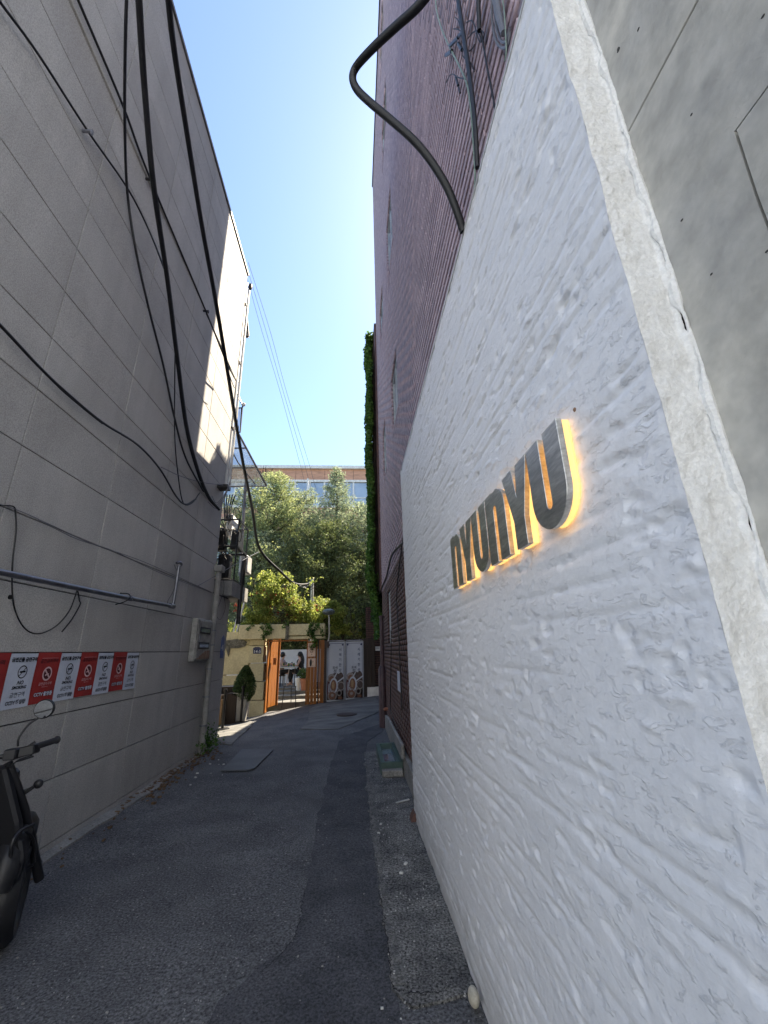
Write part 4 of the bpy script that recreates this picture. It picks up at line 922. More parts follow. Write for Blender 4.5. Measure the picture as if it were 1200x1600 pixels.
tag(leaves('hedge', C, .11, M['leaf'], None, aspect=.6), 'dark hedge above the white courtyard wall seen through the gate', 'hedge')
YT = 17.9
def T2(px, py, Y=YT): return ony(px, py, Y)
tb = empty('dining_table', 'pale courtyard table laid with glasses between the two women', 'table', loc=(-2.2, YT, cf))
xl, xrr = T2(438, 1042)[0], T2(466, 1042)[0]
b = MB(); b.box(xl, xrr, YT - .4, YT + .4, 1.03, 1.07); b.build('tabletop', M['tabletop'], tb, bevel=.005)
for x in (xl + .08, xrr - .08):
    for y in (YT - .32, YT + .32): b = MB(); b.cyl((x, y, cf), (x, y, 1.03), .02, n=8); b.build('leg', M['darkwood'], tb)
for k in range(5):
    x = xl + .15 + k * (xrr - xl - .3) / 4; y = YT - .2 + .12 * (k % 2)
    b = MB(); b.tube([(x, y, 1.072), (x, y, 1.10), (x, y, 1.2 + .04 * (k % 2))], [.03, .028, .035], 8, 1); tag(b.build('glass' if k % 2 else 'bottle', M['glass'] if k % 2 else M['ivy'], None, True), ['green bottle at the left end of the courtyard table', 'glass second from the left on the courtyard table', 'green bottle in the middle of the courtyard table', 'glass second from the right on the courtyard table', 'green bottle at the right end of the courtyard table'][k], 'glass' if k % 2 else 'bottle')
def person(label, sx, px, loc, cloth, long_hair=True):
    """seated figure facing sx direction along x"""
    me = bpy.data.meshes.new('person'); z = cf
    J = dict(pel=(0, 0, .50), spi=(.02, 0, .70), che=(.05, 0, .88), nec=(.07, 0, 1.04), hea=(.09, 0, 1.13), top=(.10, 0, 1.22),
             s1=(.05, -.15, .96), e1=(.14, -.2, .74), h1=(.34, -.12, .80), g1=(.42, -.09, .84), s2=(.05, .15, .96), e2=(.16, .2, .74), h2=(.36, .1, .76), g2=(.44, .08, .77),
             k1=(.42, -.1, .50), a1=(.40, -.1, .10), t1=(.52, -.1, .04), k2=(.42, .1, .50), a2=(.36, .1, .10), t2=(.48, .1, .04), p1=(.06, -.09, .50), p2=(.06, .09, .50))
    rr = dict(pel=.13, spi=.105, che=.12, nec=.045, hea=.082, top=.06, s1=.05, e1=.038, h1=.026, g1=.03, s2=.05, e2=.038, h2=.026, g2=.03, k1=.06, a1=.036, t1=.03, k2=.06, a2=.036, t2=.03, p1=.085, p2=.085)
    E_ = [('pel', 'spi'), ('spi', 'che'), ('che', 'nec'), ('nec', 'hea'), ('hea', 'top'), ('che', 's1'), ('s1', 'e1'), ('e1', 'h1'), ('h1', 'g1'), ('che', 's2'), ('s2', 'e2'), ('e2', 'h2'), ('h2', 'g2'),
          ('pel', 'p1'), ('p1', 'k1'), ('k1', 'a1'), ('a1', 't1'), ('pel', 'p2'), ('p2', 'k2'), ('k2', 'a2'), ('a2', 't2')]
    ks = list(J); me.from_pydata([(J[k][0] * sx, J[k][1], J[k][2]) for k in ks], [(ks.index(a), ks.index(b_)) for a, b_ in E_], [])
    o = bpy.data.objects.new('person', me); COL.objects.link(o); o.location = loc
    mo = o.modifiers.new('skin', 'SKIN'); mo.use_smooth_shade = True
    for k, v in zip(ks, me.skin_vertices[0].data): v.radius = (rr[k], rr[k]); v.use_root = k == 'pel'
    o.modifiers.new('sub', 'SUBSURF').levels = 1; me.materials.append(M['skin']); tag(o, label, 'person')
    h = MB(); h.ell((.06 * sx, 0, 1.17), .105, .098, .115, 14, 10)
    if long_hair: h.tube([(.03 * sx, 0, 1.18), (-.04 * sx, 0, 1.0), (-.075 * sx, 0, .80)], [.08, .075, .04], 10)
    ho = h.build('hair', M['hair'], None, True); ho.parent = o
    c = MB(); c.tube([(.0, 0, .46), (.02 * sx, 0, .70), (.05 * sx, 0, .90), (.06 * sx, 0, 1.0)], [.155, .125, .145, .07], 12); co = c.build('top', cloth, None, True); co.parent = o
    c = MB()
    for s_ in (-1, 1): c.tube([(.0, .08 * s_, .5), (.42 * sx, .10 * s_, .52), (.40 * sx, .10 * s_, .15)], [.11, .075, .05], 10, 3)
    co = c.build('trousers', M['blackcloth'], None, True); co.parent = o
    f_ = MB(); f_.ell((.182 * sx, 0, 1.135), .018, .013, .02, 8, 6)
    fo = f_.build('nose', M['skin'], None, True); fo.parent = o
    st = empty('stool', 'wooden stool under the ' + ('left' if sx > 0 else 'right') + ' seated woman', 'stool', loc=loc)
    b = MB(); b.box(loc[0] - .18, loc[0] + .18, loc[1] - .18, loc[1] + .18, cf + .37, cf + .41); b.build('seat', M['darkwood'], st)
    for dx in (-.15, .15):
        for dy in (-.15, .15): b = MB(); b.cyl((loc[0] + dx, loc[1] + dy, cf), (loc[0] + dx, loc[1] + dy, cf + .37), .015, n=6); b.build('leg', M['steelpipe'], st)
person('woman in a pale blouse leaning over the left end of the courtyard table', 1, 0, (T2(441, 1040)[0] - .06, YT, cf), M['pinkcloth'], False)
person('woman with long black hair in a black top at the right of the table', -1, 0, (T2(470, 1040)[0] + .02, YT, cf), M['blackcloth'])
# easel
es = empty('menu_easel', 'thin dark menu easel standing in the gate opening', 'easel', loc=(-2, GY + .5, 0))
E1 = lambda x, y: ony(x, y, GY + .35)
for a_, c_ in (((444, 1073), (440, 1107)), ((462, 1073), (462, 1107)), ((452, 1044), (447, 1073)), ((443, 1072.5), (463, 1072.5)), ((443, 1092), (462, 1092))):
    b = MB(); b.tube([E1(*a_), E1(*c_)], .013, 6, 0); b.build('leg' if a_[1] > 1072 and c_[1] > 1100 else 'bar', M['black'] if a_[1] > 1060 else M['tabletop'], es)
b = MB(); b.tube([E1(453, 1073) + [0, .3, 0], E1(451, 1100) + [0, .5, 0]], .012, 6, 0); b.build('leg', M['black'], es)
# plants inside gate
def bush(name, label, c, r, n, size, mat, cat='plant', pot=None, group=None):
    o = empty(name, label, cat, group, loc=tuple(c))
    v = rng.normal(size=(n, 3)); v /= np.linalg.norm(v, axis=1, keepdims=True); v *= rng.uniform(.4, 1.1, (n, 1)) ** .5
    leaves('foliage', np.array(c) + v * r, size, M[mat], o, up=.2, aspect=.6)
    return o
pt = ony(471, 1071, 16.6); o = bush('potted_plant', 'leafy potted plant in a terracotta pot just inside the gate', (pt[0] + .06, 16.6, .86), np.array([.20, .2, .18]), 420, .08, 'potleaf')
b = MB(); b.tube([(pt[0] + .08, 16.6, .27), (pt[0] + .08, 16.6, .60), (pt[0] + .08, 16.6, .68)], [.09, .13, .15], 14, 1); b.build('pot', M['terra'], o, True)
b = MB(); b.tube([(pt[0] - .13, 16.75, .27), (pt[0] - .14, 16.75, .5), (pt[0] - .15, 16.75, .70)], [.09, .11, .12], 12, 1); tag(b.build('white_pot', M['white'], None, True), 'white pot beside the terracotta pot inside the gate', 'pot')

# left of the gate: planter, stanchions, boxes
pc = empty('potted_conifer', 'clipped conifer in a tall pale tapered planter left of the gate', 'potted tree', loc=(-3.15, 13.3, -.2))
bx, by = ony(377, 1100, 13.1)[0], 13.1; zb = float(g(bx, by)) + .02
b = MB()
for s0, s1, z0, z1 in ((.13, .19, zb, zb + .72), (.20, .20, zb + .72, zb + .78)):
    vs = [(bx + sx * s0, by + sy * s0, z0) for sx, sy in ((-1, -1), (1, -1), (1, 1), (-1, 1))] + [(bx + sx * s1, by + sy * s1, z1) for sx, sy in ((-1, -1), (1, -1), (1, 1), (-1, 1))]
    b.add(vs, [(0, 1, 2, 3), (7, 6, 5, 4), (0, 4, 5, 1), (1, 5, 6, 2), (2, 6, 7, 3), (3, 7, 4, 0)])
b.build('planter', M['potgrey'], pc)
n = 6500; t = rng.uniform(0, 1, n) ** .8; rr_ = (.36 * np.sin(np.clip(t, 0, 1) * PI * .93 + .12) ** .7 * (1 - t * .45)) * rng.uniform(.55, 1.12, n); th = rng.uniform(0, 2 * PI, n)
zc0 = ony(382, 1092, by)[2]; zc1 = ony(382, 1040, by)[2]
C = np.stack([bx + .06 + rr_ * np.cos(th), by + rr_ * np.sin(th), zc0 - .1 + t * (zc1 - zc0 + .1)], 1); leaves('foliage', C, .055, M['potleaf'], pc, up=.8, aspect=.45)
b = MB(); b.cyl((bx, by, zb + .6), (bx + .03, by, zb + 1.2), .025, .012, 8); b.build('trunk', M['bark'], pc)
for k, (px_, pb, ptop) in enumerate(((347, 1142, 1080), (376, 1128, 1075))):
    for Yb_ in [11.0 if k == 0 else 12.2]:
        p = onz(px_, pb, float(g(-3, Yb_))); Yb_ = p[1]; zz_ = float(g(p[0], Yb_)) + .02
        top = ony(px_ + (5 if k == 0 else 0), ptop, Yb_)[2]
        st = empty('stanchion', ['black rope barrier post nearest the low wall', 'black rope barrier post in front of the pale planter'][k], 'barrier post', 'black barrier posts by the kerb', loc=(p[0], Yb_, zz_))
        b = MB(); b.cyl((p[0], Yb_, zz_), (p[0], Yb_, zz_ + .03), .17, .15, 20); b.build('base', M['black'], st)
        b = MB(); b.cyl((p[0], Yb_, zz_ + .03), (p[0], Yb_, top), .032, n=12); b.build('post', M['black'], st, True)
        b = MB(); b.cyl((p[0], Yb_, top - .0), (p[0], Yb_, top + .05), .045, n=12); b.build('cap', M['black'], st, True)
bc = MB(); p = ony(345, 1118, 13.0); bc.box(p[0] - .5, p[0] + .1, 12.7, 13.2, -.25, .42); tag(bc.build('cardboard_box', M['card'], None, bevel=.01), 'tan cardboard box behind the first barrier post', 'box')
bc = MB(); bc.box(p[0] + .14, p[0] + .42, 12.9, 13.3, -.25, .55); tag(bc.build('wooden_crate', M['darkwood'], None, bevel=.01), 'brown crate between the cardboard box and the planter', 'crate')
bc = MB(); bc.box(p[0] - .45, p[0] + .05, 12.75, 13.15, .43, .52); tag(bc.build('flat_parcel', M['card'], None, bevel=.01), 'flat brown parcel lying on the cardboard box', 'parcel')

# vines over the gate
vn = empty('climbing_vine', 'bright green climbing rose heaped over the garden gate with hanging tendrils', 'vine', loc=(-2, GY, 2.6))
def cl(px, py, Y, rx, ry, rz, n):
    c = ony(px, py, Y); v = rng.normal(size=(n, 3)); v /= np.linalg.norm(v, axis=1, keepdims=True); v *= rng.uniform(0, 1, (n, 1)) ** .45
    return c + v * [rx, ry, rz]
Cs = [cl(430, 925, 14.5, .75, .45, .55, 7000), cl(408, 950, 14.4, .75, .4, .45, 5000), cl(455, 950, 14.4, .85, .45, .45, 7000), cl(490, 962, 14.3, .6, .4, .28, 3500), cl(425, 960, 14.2, .9, .35, .28, 5000),
      cl(505, 950, 14.9, .5, .4, .35, 1800), cl(392, 975, 14.3, .3, .25, .2, 700), cl(415, 905, 14.6, .35, .3, .35, 1300), cl(362, 975, 14.3, .25, .2, .3, 500), cl(445, 905, 14.7, .3, .3, .3, 1000)]
C = np.concatenate(Cs); C = C[fbm(C[:, 0] * 3.3, C[:, 2] * 3.3 + C[:, 1] * 2, 3, 7) > .41]
sh = []
for k in range(70):
    s_ = ony(random.uniform(385, 505), random.uniform(905, 965), 14.2 + random.uniform(-.2, .3)); d_ = np.array([random.gauss(0, .25), random.gauss(-.1, .15), random.uniform(.15, .5)])
    for q_ in range(14): sh.append(s_ + d_ * q_ / 13 + [0, 0, -.25 * (q_ / 13) ** 2] + rng.normal(size=3) * .02)
C = np.concatenate([C, np.array(sh)])
leaves('foliage', C, .07, M['vine'], vn, up=.3, aspect=.65)
Cs = []
for x, y0, y1 in ((415, 975, 1000), (412, 978, 990), (420, 975, 992), (488, 975, 1012), (492, 975, 1006), (485, 972, 996), (500, 975, 992), (446, 970, 982), (390, 975, 985), (491, 1000, 1012)):
    m_ = int((y1 - y0) * 4); Cs = []
    for q_ in range(m_):
        t = q_ / m_; Cs.append(ony(x + 4 * math.sin(t * 5 + x) + random.uniform(-1, 1), y0 + (y1 - y0) * t, GY - .12) + rng.normal(size=3) * .03)
    leaves('tendril', np.array(Cs), .07, M['ivy'], vn, up=-.6, aspect=.6)['kind'] = 'stuff'
b = MB()
for k in range(26):
    s_ = ony(random.uniform(395, 500), random.uniform(960, 985), 14.3); e_ = ony(random.uniform(385, 510), random.uniform(885, 960), 14.4)
    b.tube([s_, (s_ + e_) / 2 + rng.normal(size=3) * .12, e_], .008, 4, 4)
b.build('stem', M['bark'], vn)
C = np.concatenate([cl(430, 935, 14.0, .9, .15, .45, 34), cl(497, 950, 14.0, .15, .1, .15, 12), cl(372, 950, 14.2, .25, .1, .16, 14), cl(450, 955, 13.95, .8, .15, .25, 16)])
C2 = np.repeat(C, 5, 0) + rng.normal(size=(len(C) * 5, 3)) * .018; fo = leaves('flowers', C2, .032, M['rose'], vn, aspect=.9); fo['kind'] = 'stuff'
n_ = [cl(535, 970, 14.6, .45, .35, .5, 4500), cl(520, 955, 14.8, .35, .3, .35, 2500), cl(548, 985, 14.6, .4, .3, .3, 2600)]
C = np.concatenate(n_); C = C[fbm(C[:, 0] * 3.5, C[:, 2] * 3.5, 3, 17) > .38]
sv = empty('shrub', 'leafy green shrub rising behind the food banners and the lamp', 'shrub', loc=(0, 14.6, 2)); leaves('foliage', C, .10, M['vine'], sv, aspect=.7)
b = MB(); [b.tube([ony(535, 1000, 14.7), ony(530 + k * 6, 975, 14.7), ony(520 + k * 9, 945, 14.7)], .012, 5) for k in range(4)]; b.build('stem', M['bark'], sv)
C = np.concatenate([cl(575, 985, 15.0, .35, .4, .35, 1800), cl(568, 955, 15.2, .6, .5, .6, 1600)])
s2 = empty('dark_shrub', 'dark leafy shrub with bare twigs right of the bright shrub', 'shrub', loc=(.2, 15, 2)); leaves('foliage', C, .08, M['leaf'], s2, aspect=.6)
b = MB()
for k in range(8): b.tube([ony(592, 935 + k * 6, 15), ony(565, 938 + k * 7, 15), ony(545 + k, 950 + k * 8, 15)], .012, 5)
b.build('twigs', M['bark'], s2)
# garden lamp
gl = empty('garden_lamp', 'grey green dome lamp on a curved arm above the right end of the gate', 'lamp', loc=(-.8, 13.8, 2))
lc = ony(513.5, 956, 13.75)
b = MB(); vs = []
b.ell((lc[0], 13.75, lc[2]), .205, .205, .10, 18, 10); b.build('shade', M['lampgreen'], gl, True)
b = MB(); b.tube([(lc[0], 13.75, lc[2]), (lc[0] + .02, 13.78, lc[2] - .3), (lc[0] + .02, 13.9, lc[2] - .75), (lc[0] - .05, 13.96, lc[2] - 1.0)], .022, 8); b.build('arm', M['whitemetal'], gl, True)
b = MB(); b.box(lc[0] - .1, lc[0] + .02, 13.88, 13.94, lc[2] - 1.1, lc[2] - .9); b.build('bracket', M['iron'], gl)
# short pole with wires behind the vine
sp = empty('service_pole', 'grey service pole with pale wires standing in the vine', 'pole', loc=(-1.6, 15.2, 0))
a0, a1 = ony(490, 940, 15.3), ony(488, 905, 15.3)
b = MB(); b.cyl((a0[0], 15.3, .3), (a1[0], 15.3, a1[2]), .055, n=10); b.build('pole', M['whitemetal'], sp, True)
for k in range(4):
    b = MB(); b.tube([ony(488, 906 + k, 15.25), ony(480, 912 + k * 1.5, 15.2), ony(468 + k * 3, 916 + k, 15.0)], .014, 5); b.build('wire', M['whitemetal'], sp, True)

# ------------------------------------------------------------------ trees
def conifer(label, base, h, rad_, nb_, mat, seed, size=.16, up=.25, dens=46, shape=1.0, lean=(0, 0), group='trees behind the gate', zmin=.12, bend=.3):
    r_ = np.random.default_rng(seed); base = np.array(base, float)
    o = empty('conifer_tree', label, 'tree', group, loc=tuple(base)); tr = MB(); P = []
    top = base + [lean[0], lean[1], h]
    tr.tube([base, base + (top - base) * .5 + [.05, 0, 0], top], [.035 * h * .6, .02 * h * .6, .01], 8, 4); tr.build('trunk', M['bark'], o, True)
    lb = MB()
    for k in range(nb_):
        t = zmin + (1 - zmin) * (k + r_.uniform()) / nb_; az = k * 2.39996 + r_.normal() * .3
        Lr = rad_ * (1 - t) ** shape * r_.uniform(.6, 1.18) + .18
        s_ = base + (top - base) * t; d_ = np.array([math.cos(az), math.sin(az), 0]); rise = up * Lr * r_.uniform(.4, 1.3)
        e_ = s_ + d_ * Lr + [0, 0, rise]; mid = (s_ + e_) / 2 - [0, 0, bend * Lr * .3]
        lb.tube([s_, mid, e_], [.02 + .012 * Lr, .018, .005], 4, 3, False)
        n_ = int(dens * Lr * (1 + Lr * .25)) + 12; u = r_.uniform(.12, 1.02, n_) ** .75
        c = (1 - u)[:, None] ** 2 * s_ + 2 * (u * (1 - u))[:, None] * mid + (u ** 2)[:, None] * e_
        wd = (.10 + .30 * Lr * np.sin(np.clip(u, 0, 1) * PI * .85 + .2) * .5)[:, None]
        side = np.array([-d_[1], d_[0], 0]); q_ = r_.normal(size=(n_, 1)); 
        c = c + side * q_ * wd * .75 + r_.normal(size=(n_, 3)) * [.05, .05, .07] * (1 + Lr * .3) + np.array([0, 0, 1]) * (abs(q_) * wd * .15)
        P.append(c)
    lb.build('branches', M['bark'], o)
    leaves('crown', np.concatenate(P), size, M[mat], o, up=.55, aspect=.28, out=None)
    return o
def tb_(px, Y): return (ony(px, 1000, Y)[0], Y, .2)
def hh_(px, py, Y): return ony(px, py, Y)[2] - .2
conifer('slim pointed conifer with the tallest tip right of centre', tb_(523, 23), hh_(520, 733, 23), 3.3, 180, 'leafg', 1, .17, up=.5, dens=72, shape=.85)
conifer('broad yellowish conifer rising at the left under the canopy', tb_(415, 22), hh_(425, 742, 22), 3.1, 190, 'leafy', 2, .17, up=.45, dens=80, shape=.5)
conifer('yellow tipped conifer between the left and the tallest one', tb_(462, 23.5), hh_(455, 772, 23.5), 3.0, 180, 'leafg', 3, .17, up=.5, dens=75, shape=.45)
conifer('conifer at the right beside the ivy column', tb_(572, 22), hh_(568, 790, 22), 2.9, 160, 'leafg', 4, .17, up=.45, dens=70, shape=.45)
conifer('dark shaggy yew low in the middle behind the vine', tb_(510, 20.9), hh_(505, 822, 20.9), 3.2, 170, 'leaf', 5, .15, up=.55, dens=85, shape=.5, zmin=.3)
conifer('dark conifer low at the right above the banners', tb_(566, 20.6), hh_(560, 860, 20.6), 2.1, 100, 'leaf', 6, .14, up=.5, dens=65, shape=.5, zmin=.25)
conifer('grey green conifer low at the left behind the cage', tb_(395, 20.6), hh_(400, 835, 20.6), 2.5, 120, 'leafg', 7, .15, up=.5, dens=65, shape=.55, zmin=.25)
conifer('grey conifer filling the far left behind the canopy', tb_(360, 22), hh_(375, 765, 22), 2.6, 110, 'leafg', 8, .17, up=.4, dens=55, shape=.5)
bt = empty('bare_twig_tree', 'thin bare twigs of a tree top above the canopy tip', 'tree', loc=(-4, 24, 9)); b = MB(); p0 = ony(408, 790, 24)
b.tube([(p0[0], 24, .2), p0, ony(407, 745, 24)], [.12, .05, .02], 6)
b.build('trunk', M['bark'], bt); b = MB()
for k in range(16):
    s_ = ony(405 + random.uniform(-3, 12), 752, 24); b.tube([s_, s_ + [random.uniform(-.5, .5), 0, random.uniform(.5, 1.1)]], .014, 4, 0)
b.build('twigs', M['bark'], bt)

# ------------------------------------------------------------------ far brick building
fb = empty('far_brick_building', 'long warm brick building with a pale cornice and window band beyond the trees', 'building', loc=(-5, 40, 0))
za, zb2 = 20.05, 18.45
YB = 40
b = MB(); b.box(-24, 9, YB + .1, YB + 12, -.5, 19.75); b.build('wall', M['grout'], fb)
b = MB(); b.box(-24.2, 9.2, YB - .25, YB + 12.2, 19.76, 20.1); b.build('cornice', M['cornice'], fb)
b = MB(); b.box(-24.0, 9.0, YB - .05, YB + .098, 18.3, 18.55); b.build('lintel_band', M['cornice'], fb)
b = MB(); b.box(-24.0, 9.0, YB - .05, YB + .098, 15.5, 15.7); b.build('sill_band', M['cornice'], fb)
for z0, z1 in ((18.56, 19.75), (12.9, 15.49), (8, 10.2), (2, 5.5)):
    x = -24
    while x < 9: b = MB(); b.box(x, min(x + 3.0, 9) - .03, YB + .02, YB + .097, z0, z1); b.build('brick_panel', M['farbrick'], fb); x += 3.0
for row, (z0, z1) in enumerate(((15.71, 18.29), (10.3, 12.8), (5.6, 7.9))):
    x = -24
    while x < 9:
        b = MB(); b.box(x + .06, x + 1.44, YB + .08, YB + .095, z0 + .05, z1 - .05); w = b.build('window', M['skyglass'], fb)
        b = MB(); b.box(x - .11, x + .055, YB + .0, YB + .097, z0, z1); b.box(x + .06, x + 1.44, YB + .03, YB + .079, z0 + (z1 - z0) * .32, z0 + (z1 - z0) * .36); b.box(x + .06, x + 1.44, YB + .03, YB + .079, z0, z0 + .06)
        f_ = b.build('frame', M['cornice'], None); f_.parent = w; x += 1.5
for k in range(3):
    cable(['leftmost', 'middle', 'rightmost'][k] + ' of the fine wires crossing the sky to the far building', T([(385 + k * 1.5, 430 - k * 10, 12), (410 + k * 7, 520 + k * 2, 18), (440 + k * 5, 620, 26), (468 + k * 7, 722, 36), (476 + k * 9, 755 + k * 5, 39)]), [.007, .009, .011, .014, .015], 'greycable', group='fine wires in the sky')
tag(MB().cyl(ony(481, 790, 38), ony(481, 748, 38), .1, n=8).build('mast', M['cornice'], None, True), 'short pale mast in front of the far window band', 'mast')

# ------------------------------------------------------------------ cables above the white wall
gr_ = 'pipes and cables above the white wall'
def Xp(seq, X=.655): return [onx(*p, X) for p in seq]
cable('thick black flexible pipe bulging out over the alley in front of the sky', T([(700, -50, 1.9), (655, 8, 2.0), (618, 42, 2.1), (582, 76, 2.2), (557, 104, 2.3), (551, 122, 2.32), (558, 140, 2.32), (578, 160, 2.3), (610, 187, 2.28), (645, 218, 2.26), (672, 250, 2.25), (697, 290, 2.24), (713, 328, 2.24), (724, 362, 2.25)]),
      .021, name='flexible_pipe', cat='pipe', n=12)
cable('dark grey conduit dropping straight behind the coping of the white wall', Xp([(713, -20), (722, 40), (734, 120), (742, 190), (746, 262)]), .0135, 'black', 'conduit', 'pipe')
cable('pale green wire curving down to the black splices', Xp([(680, -20), (682, 15), (690, 45), (702, 73), (716, 100), (729, 130), (735, 165), (740, 230), (742, 290), (734, 335)], .668), .0055, 'greencable', group=gr_)
cable('short thick black cable ending in loops at the top', Xp([(747, -20), (748, 20), (749, 48)], .66), .012, group=gr_)
cable('thin black wire running down right of the splices', Xp([(752, 50), (757, 80), (763, 115), (770, 150), (774, 175)], .672), .005, group=gr_)
cable('wide grey pipe stub at the very top by the coping', Xp([(772, -15), (779, 20), (787, 52)], .66), [.017, .017, .013], 'greycable', 'pipe_stub', 'pipe')
for k in range(2):
    cable(['outer', 'inner'][k] + ' bluish cable looping under the pipe stub', Xp([(768 + k * 4, -15), (769 + k * 5, 30), (774 + k * 5, 60 - k * 4), (783 + k * 3, 74 - k * 8), (793, 72 - k * 10), (797, 50 - k * 8)], .665), .006, 'greycable', group=gr_)
cable('fine pale green wire hanging over the bluish loops', Xp([(784, -10), (788, 20), (790, 55), (791, 80), (789, 96)], .655), .003, 'greencable', group=gr_)
sc = empty('cable_splice', 'tangle of black splice tubes and loose wire ends on the brick', 'cable splice', loc=(BX, 2, 5))
for a_, c_, r_ in (((703, 72), (716, 58), .011), ((712, 62), (724, 48), .010), ((697, 86), (706, 80), .012), ((712, 120), (716, 134), .008), ((716, 68), (722, 78), .010), ((714, 128), (719, 145), .006)):
    b = MB(); b.tube([onx(*a_, .672), onx(*c_, .668)], r_, 8, 0); b.build('splice_tube', M['black'], sc, True)
b = MB()
for sq in ([(711, 27), (716, 32), (720, 45)], [(708, 45), (716, 46), (722, 52)], [(729, 35), (736, 32), (741, 38), (744, 48), (750, 56), (752, 66), (748, 62), (744, 52)], [(731, 60), (740, 50), (750, 47), (756, 52), (755, 62)], [(733, 80), (738, 76), (741, 70)], [(697, 129), (703, 118), (708, 116), (716, 121), (728, 124)], [(726, 70), (722, 84), (727, 92), (735, 98), (741, 112)]):
    b.tube(Xp(sq, .668), .0035, 5, 5)
b.build('wire', M['cable'], sc)
cable('cable bundle slanting down the brick beyond the end of the white wall', [onx(*p, .66) for p in ((640, 838), (628, 850), (616, 862), (610, 875), (604, 900), (598, 915), (592, 930))], .018, group=gr_)
cable('thin wire running beside the slanting bundle on the far brick', [onx(*p, .672) for p in ((634, 822), (627, 860), (620, 930), (623, 990), (626, 1060), (628, 1110))], .009, group=gr_)
cable('thin black wire running down the lower brick wall to the tap', [onx(*p, .675) for p in ((611, 985), (611, 1040), (610, 1100), (613, 1120), (622, 1140))], .008, group=gr_)
pp_ = empty('rusty_standpipe', 'plum painted standpipe with a thicker foot at the end of the brick wall', 'pipe', loc=(.62, 10.2, 0))
b = MB(); b.cyl((.64, 9.9, 1.2), (.64, 9.9, 2.32), .045, n=10); b.cyl((.64, 9.9, 2.32), (.64, 9.9, 2.36), .06, n=10); b.build('pipe', M['plum'], pp_, True)
b = MB(); b.tube([(.63, 9.9, 0.0), (.63, 9.9, 1.2), (.63, 9.9, 1.27)], [.085, .085, .05], 12, 1); b.build('sleeve', M['plum'], pp_, True)
b = MB(); b.tube([(.66, 8.9, .50), (.61, 8.9, .50), (.59, 8.9, .48)], .028, 8); tag(b.build('pipe_outlet', M['terra'], None, True), 'small pink drain outlet low on the brick wall', 'pipe outlet')
b = MB(); b.box(.685, .6985, 6.6, 7.0, 1.0, 1.28); tag(b.build('paper_notice', M['paper'], None), 'small pale paper notice pasted on the lower brick wall', 'notice')
# basin
bs = empty('green_basin', 'green plastic trough basin on the ground against the brick wall', 'basin', loc=(.52, 7, 0))
x0, x1, y0, y1, z1 = .36, .66, 6.35, 7.6, .16
b = MB(); t = .055
b.box(x0, x0 + t, y0, y1, .015, z1); b.box(x1 - t, x1, y0, y1, .015, z1); b.box(x0 + t, x1 - t, y0, y0 + t, .015, z1); b.box(x0 + t, x1 - t, y1 - t, y1, .015, z1); b.box(x0 + t, x1 - t, y0 + t, y1 - t, .02, .05); b.build('trough', M['bowl'], bs)
b = MB(); b.box(x0 + .01, x1 - .01, y0 - .12, y0 - .005, .012, .09); b.build('block', M['conc_light'], bs, bevel=.01)
b = MB(); b.box(x0 + t + .004, x1 - t - .004, y0 + t + .004, y1 - t - .004, .051, .085); b.build('water', M['glass'], bs)
b = MB(); b.box(.62, .665, 6.1, 8.6, .22, .42); tag(b.build('render_slab', M['conc_light'], None, bevel=.02), 'broken render slab hanging low on the brick wall above the basin', 'slab')
# road things
p = onz(542, 1119, .05); b = MB(); zz_ = float(zroad(np.array(p[0]), np.array(p[1]))); b.cyl((p[0], p[1], zz_ - .02), (p[0], p[1], zz_ + .028), .26, n=28); mh = b.build('manhole_cover', M['iron']); tag(mh, 'round rusty manhole cover in the pale concrete apron', 'manhole cover')
b = MB(); cr = [onz(*q, .0) for q in ((378, 1173), (427, 1174), (398, 1203), (388, 1206), (345, 1207))]
b.prism([(q[0], q[1]) for q in cr], lambda u, v, d: (u, v, d), .012, .028); tag(b.build('steel_plate', M['plate']), 'flat grey steel plate lying on the asphalt', 'steel plate')
b = MB(); p = onz(744, 1566, .03); b.ell((p[0] - .01, p[1], .05), .026, .045, .034, 14, 10); tag(b.build('pebble', M['pebble'], None, True), 'pale oval pebble at the foot of the white wall', 'stone')
b = MB(); p = onz(632, 1253, .02); b.obox((p[0] - .02, p[1], .03), (.075, .03, .004), (-.004, .012, 0), (0, 0, .004)); tag(b.build('wood_splinter', M['litter']), 'pale thin splinter of wood on the gritty strip', 'splinter')
b = MB(); b.prism([(.545, 0.0), (.612, 0), (.612, .075), (.585, .08)], lambda u, v, d: (u, d, v), 4.72, 4.86); tag(b.build('brick_stub', M['brickred']), 'small brown brick stub at the far foot of the white wall', 'brick')
# litter, gravel, dry leaves
V = []; Fq = []
def scatter(name, n, fx, size, mat, lab=None):
    b = MB()
    for _ in range(n):
        x, y = fx(); s_ = size * random.uniform(.4, 1.5); z = float(zroad(np.array(x), np.array(y))) + .016
        a = random.uniform(0, PI); b.obox((x, y, z), (s_ * math.cos(a), s_ * math.sin(a), 0), (-s_ * .6 * math.sin(a), s_ * .6 * math.cos(a), 0), (0, s_ * .1, s_ * .4))
    o = b.build(name, mat); o['kind'] = 'stuff'; o['label'] = lab; o['category'] = name
scatter('grit', 240, lambda: (random.uniform(.18, .6), random.uniform(2.2, 7.5)), .0035, M['litter'], 'pale grit scattered along the strip by the white wall')
scatter('gravel', 400, lambda: (random.uniform(-2.45, .5), random.uniform(1.8, 9) ** 1), .004, M['conc_light'], 'small gravel strewn over the asphalt')
scatter('dry_leaves', 320, lambda: (L + abs(random.gauss(0, .13)) + .02, random.choice((random.gauss(6.6, .5), random.gauss(7.9, .4), random.uniform(3, 9)))), .016, M['dryleaf'], 'dry leaves gathered along the foot of the stone wall')
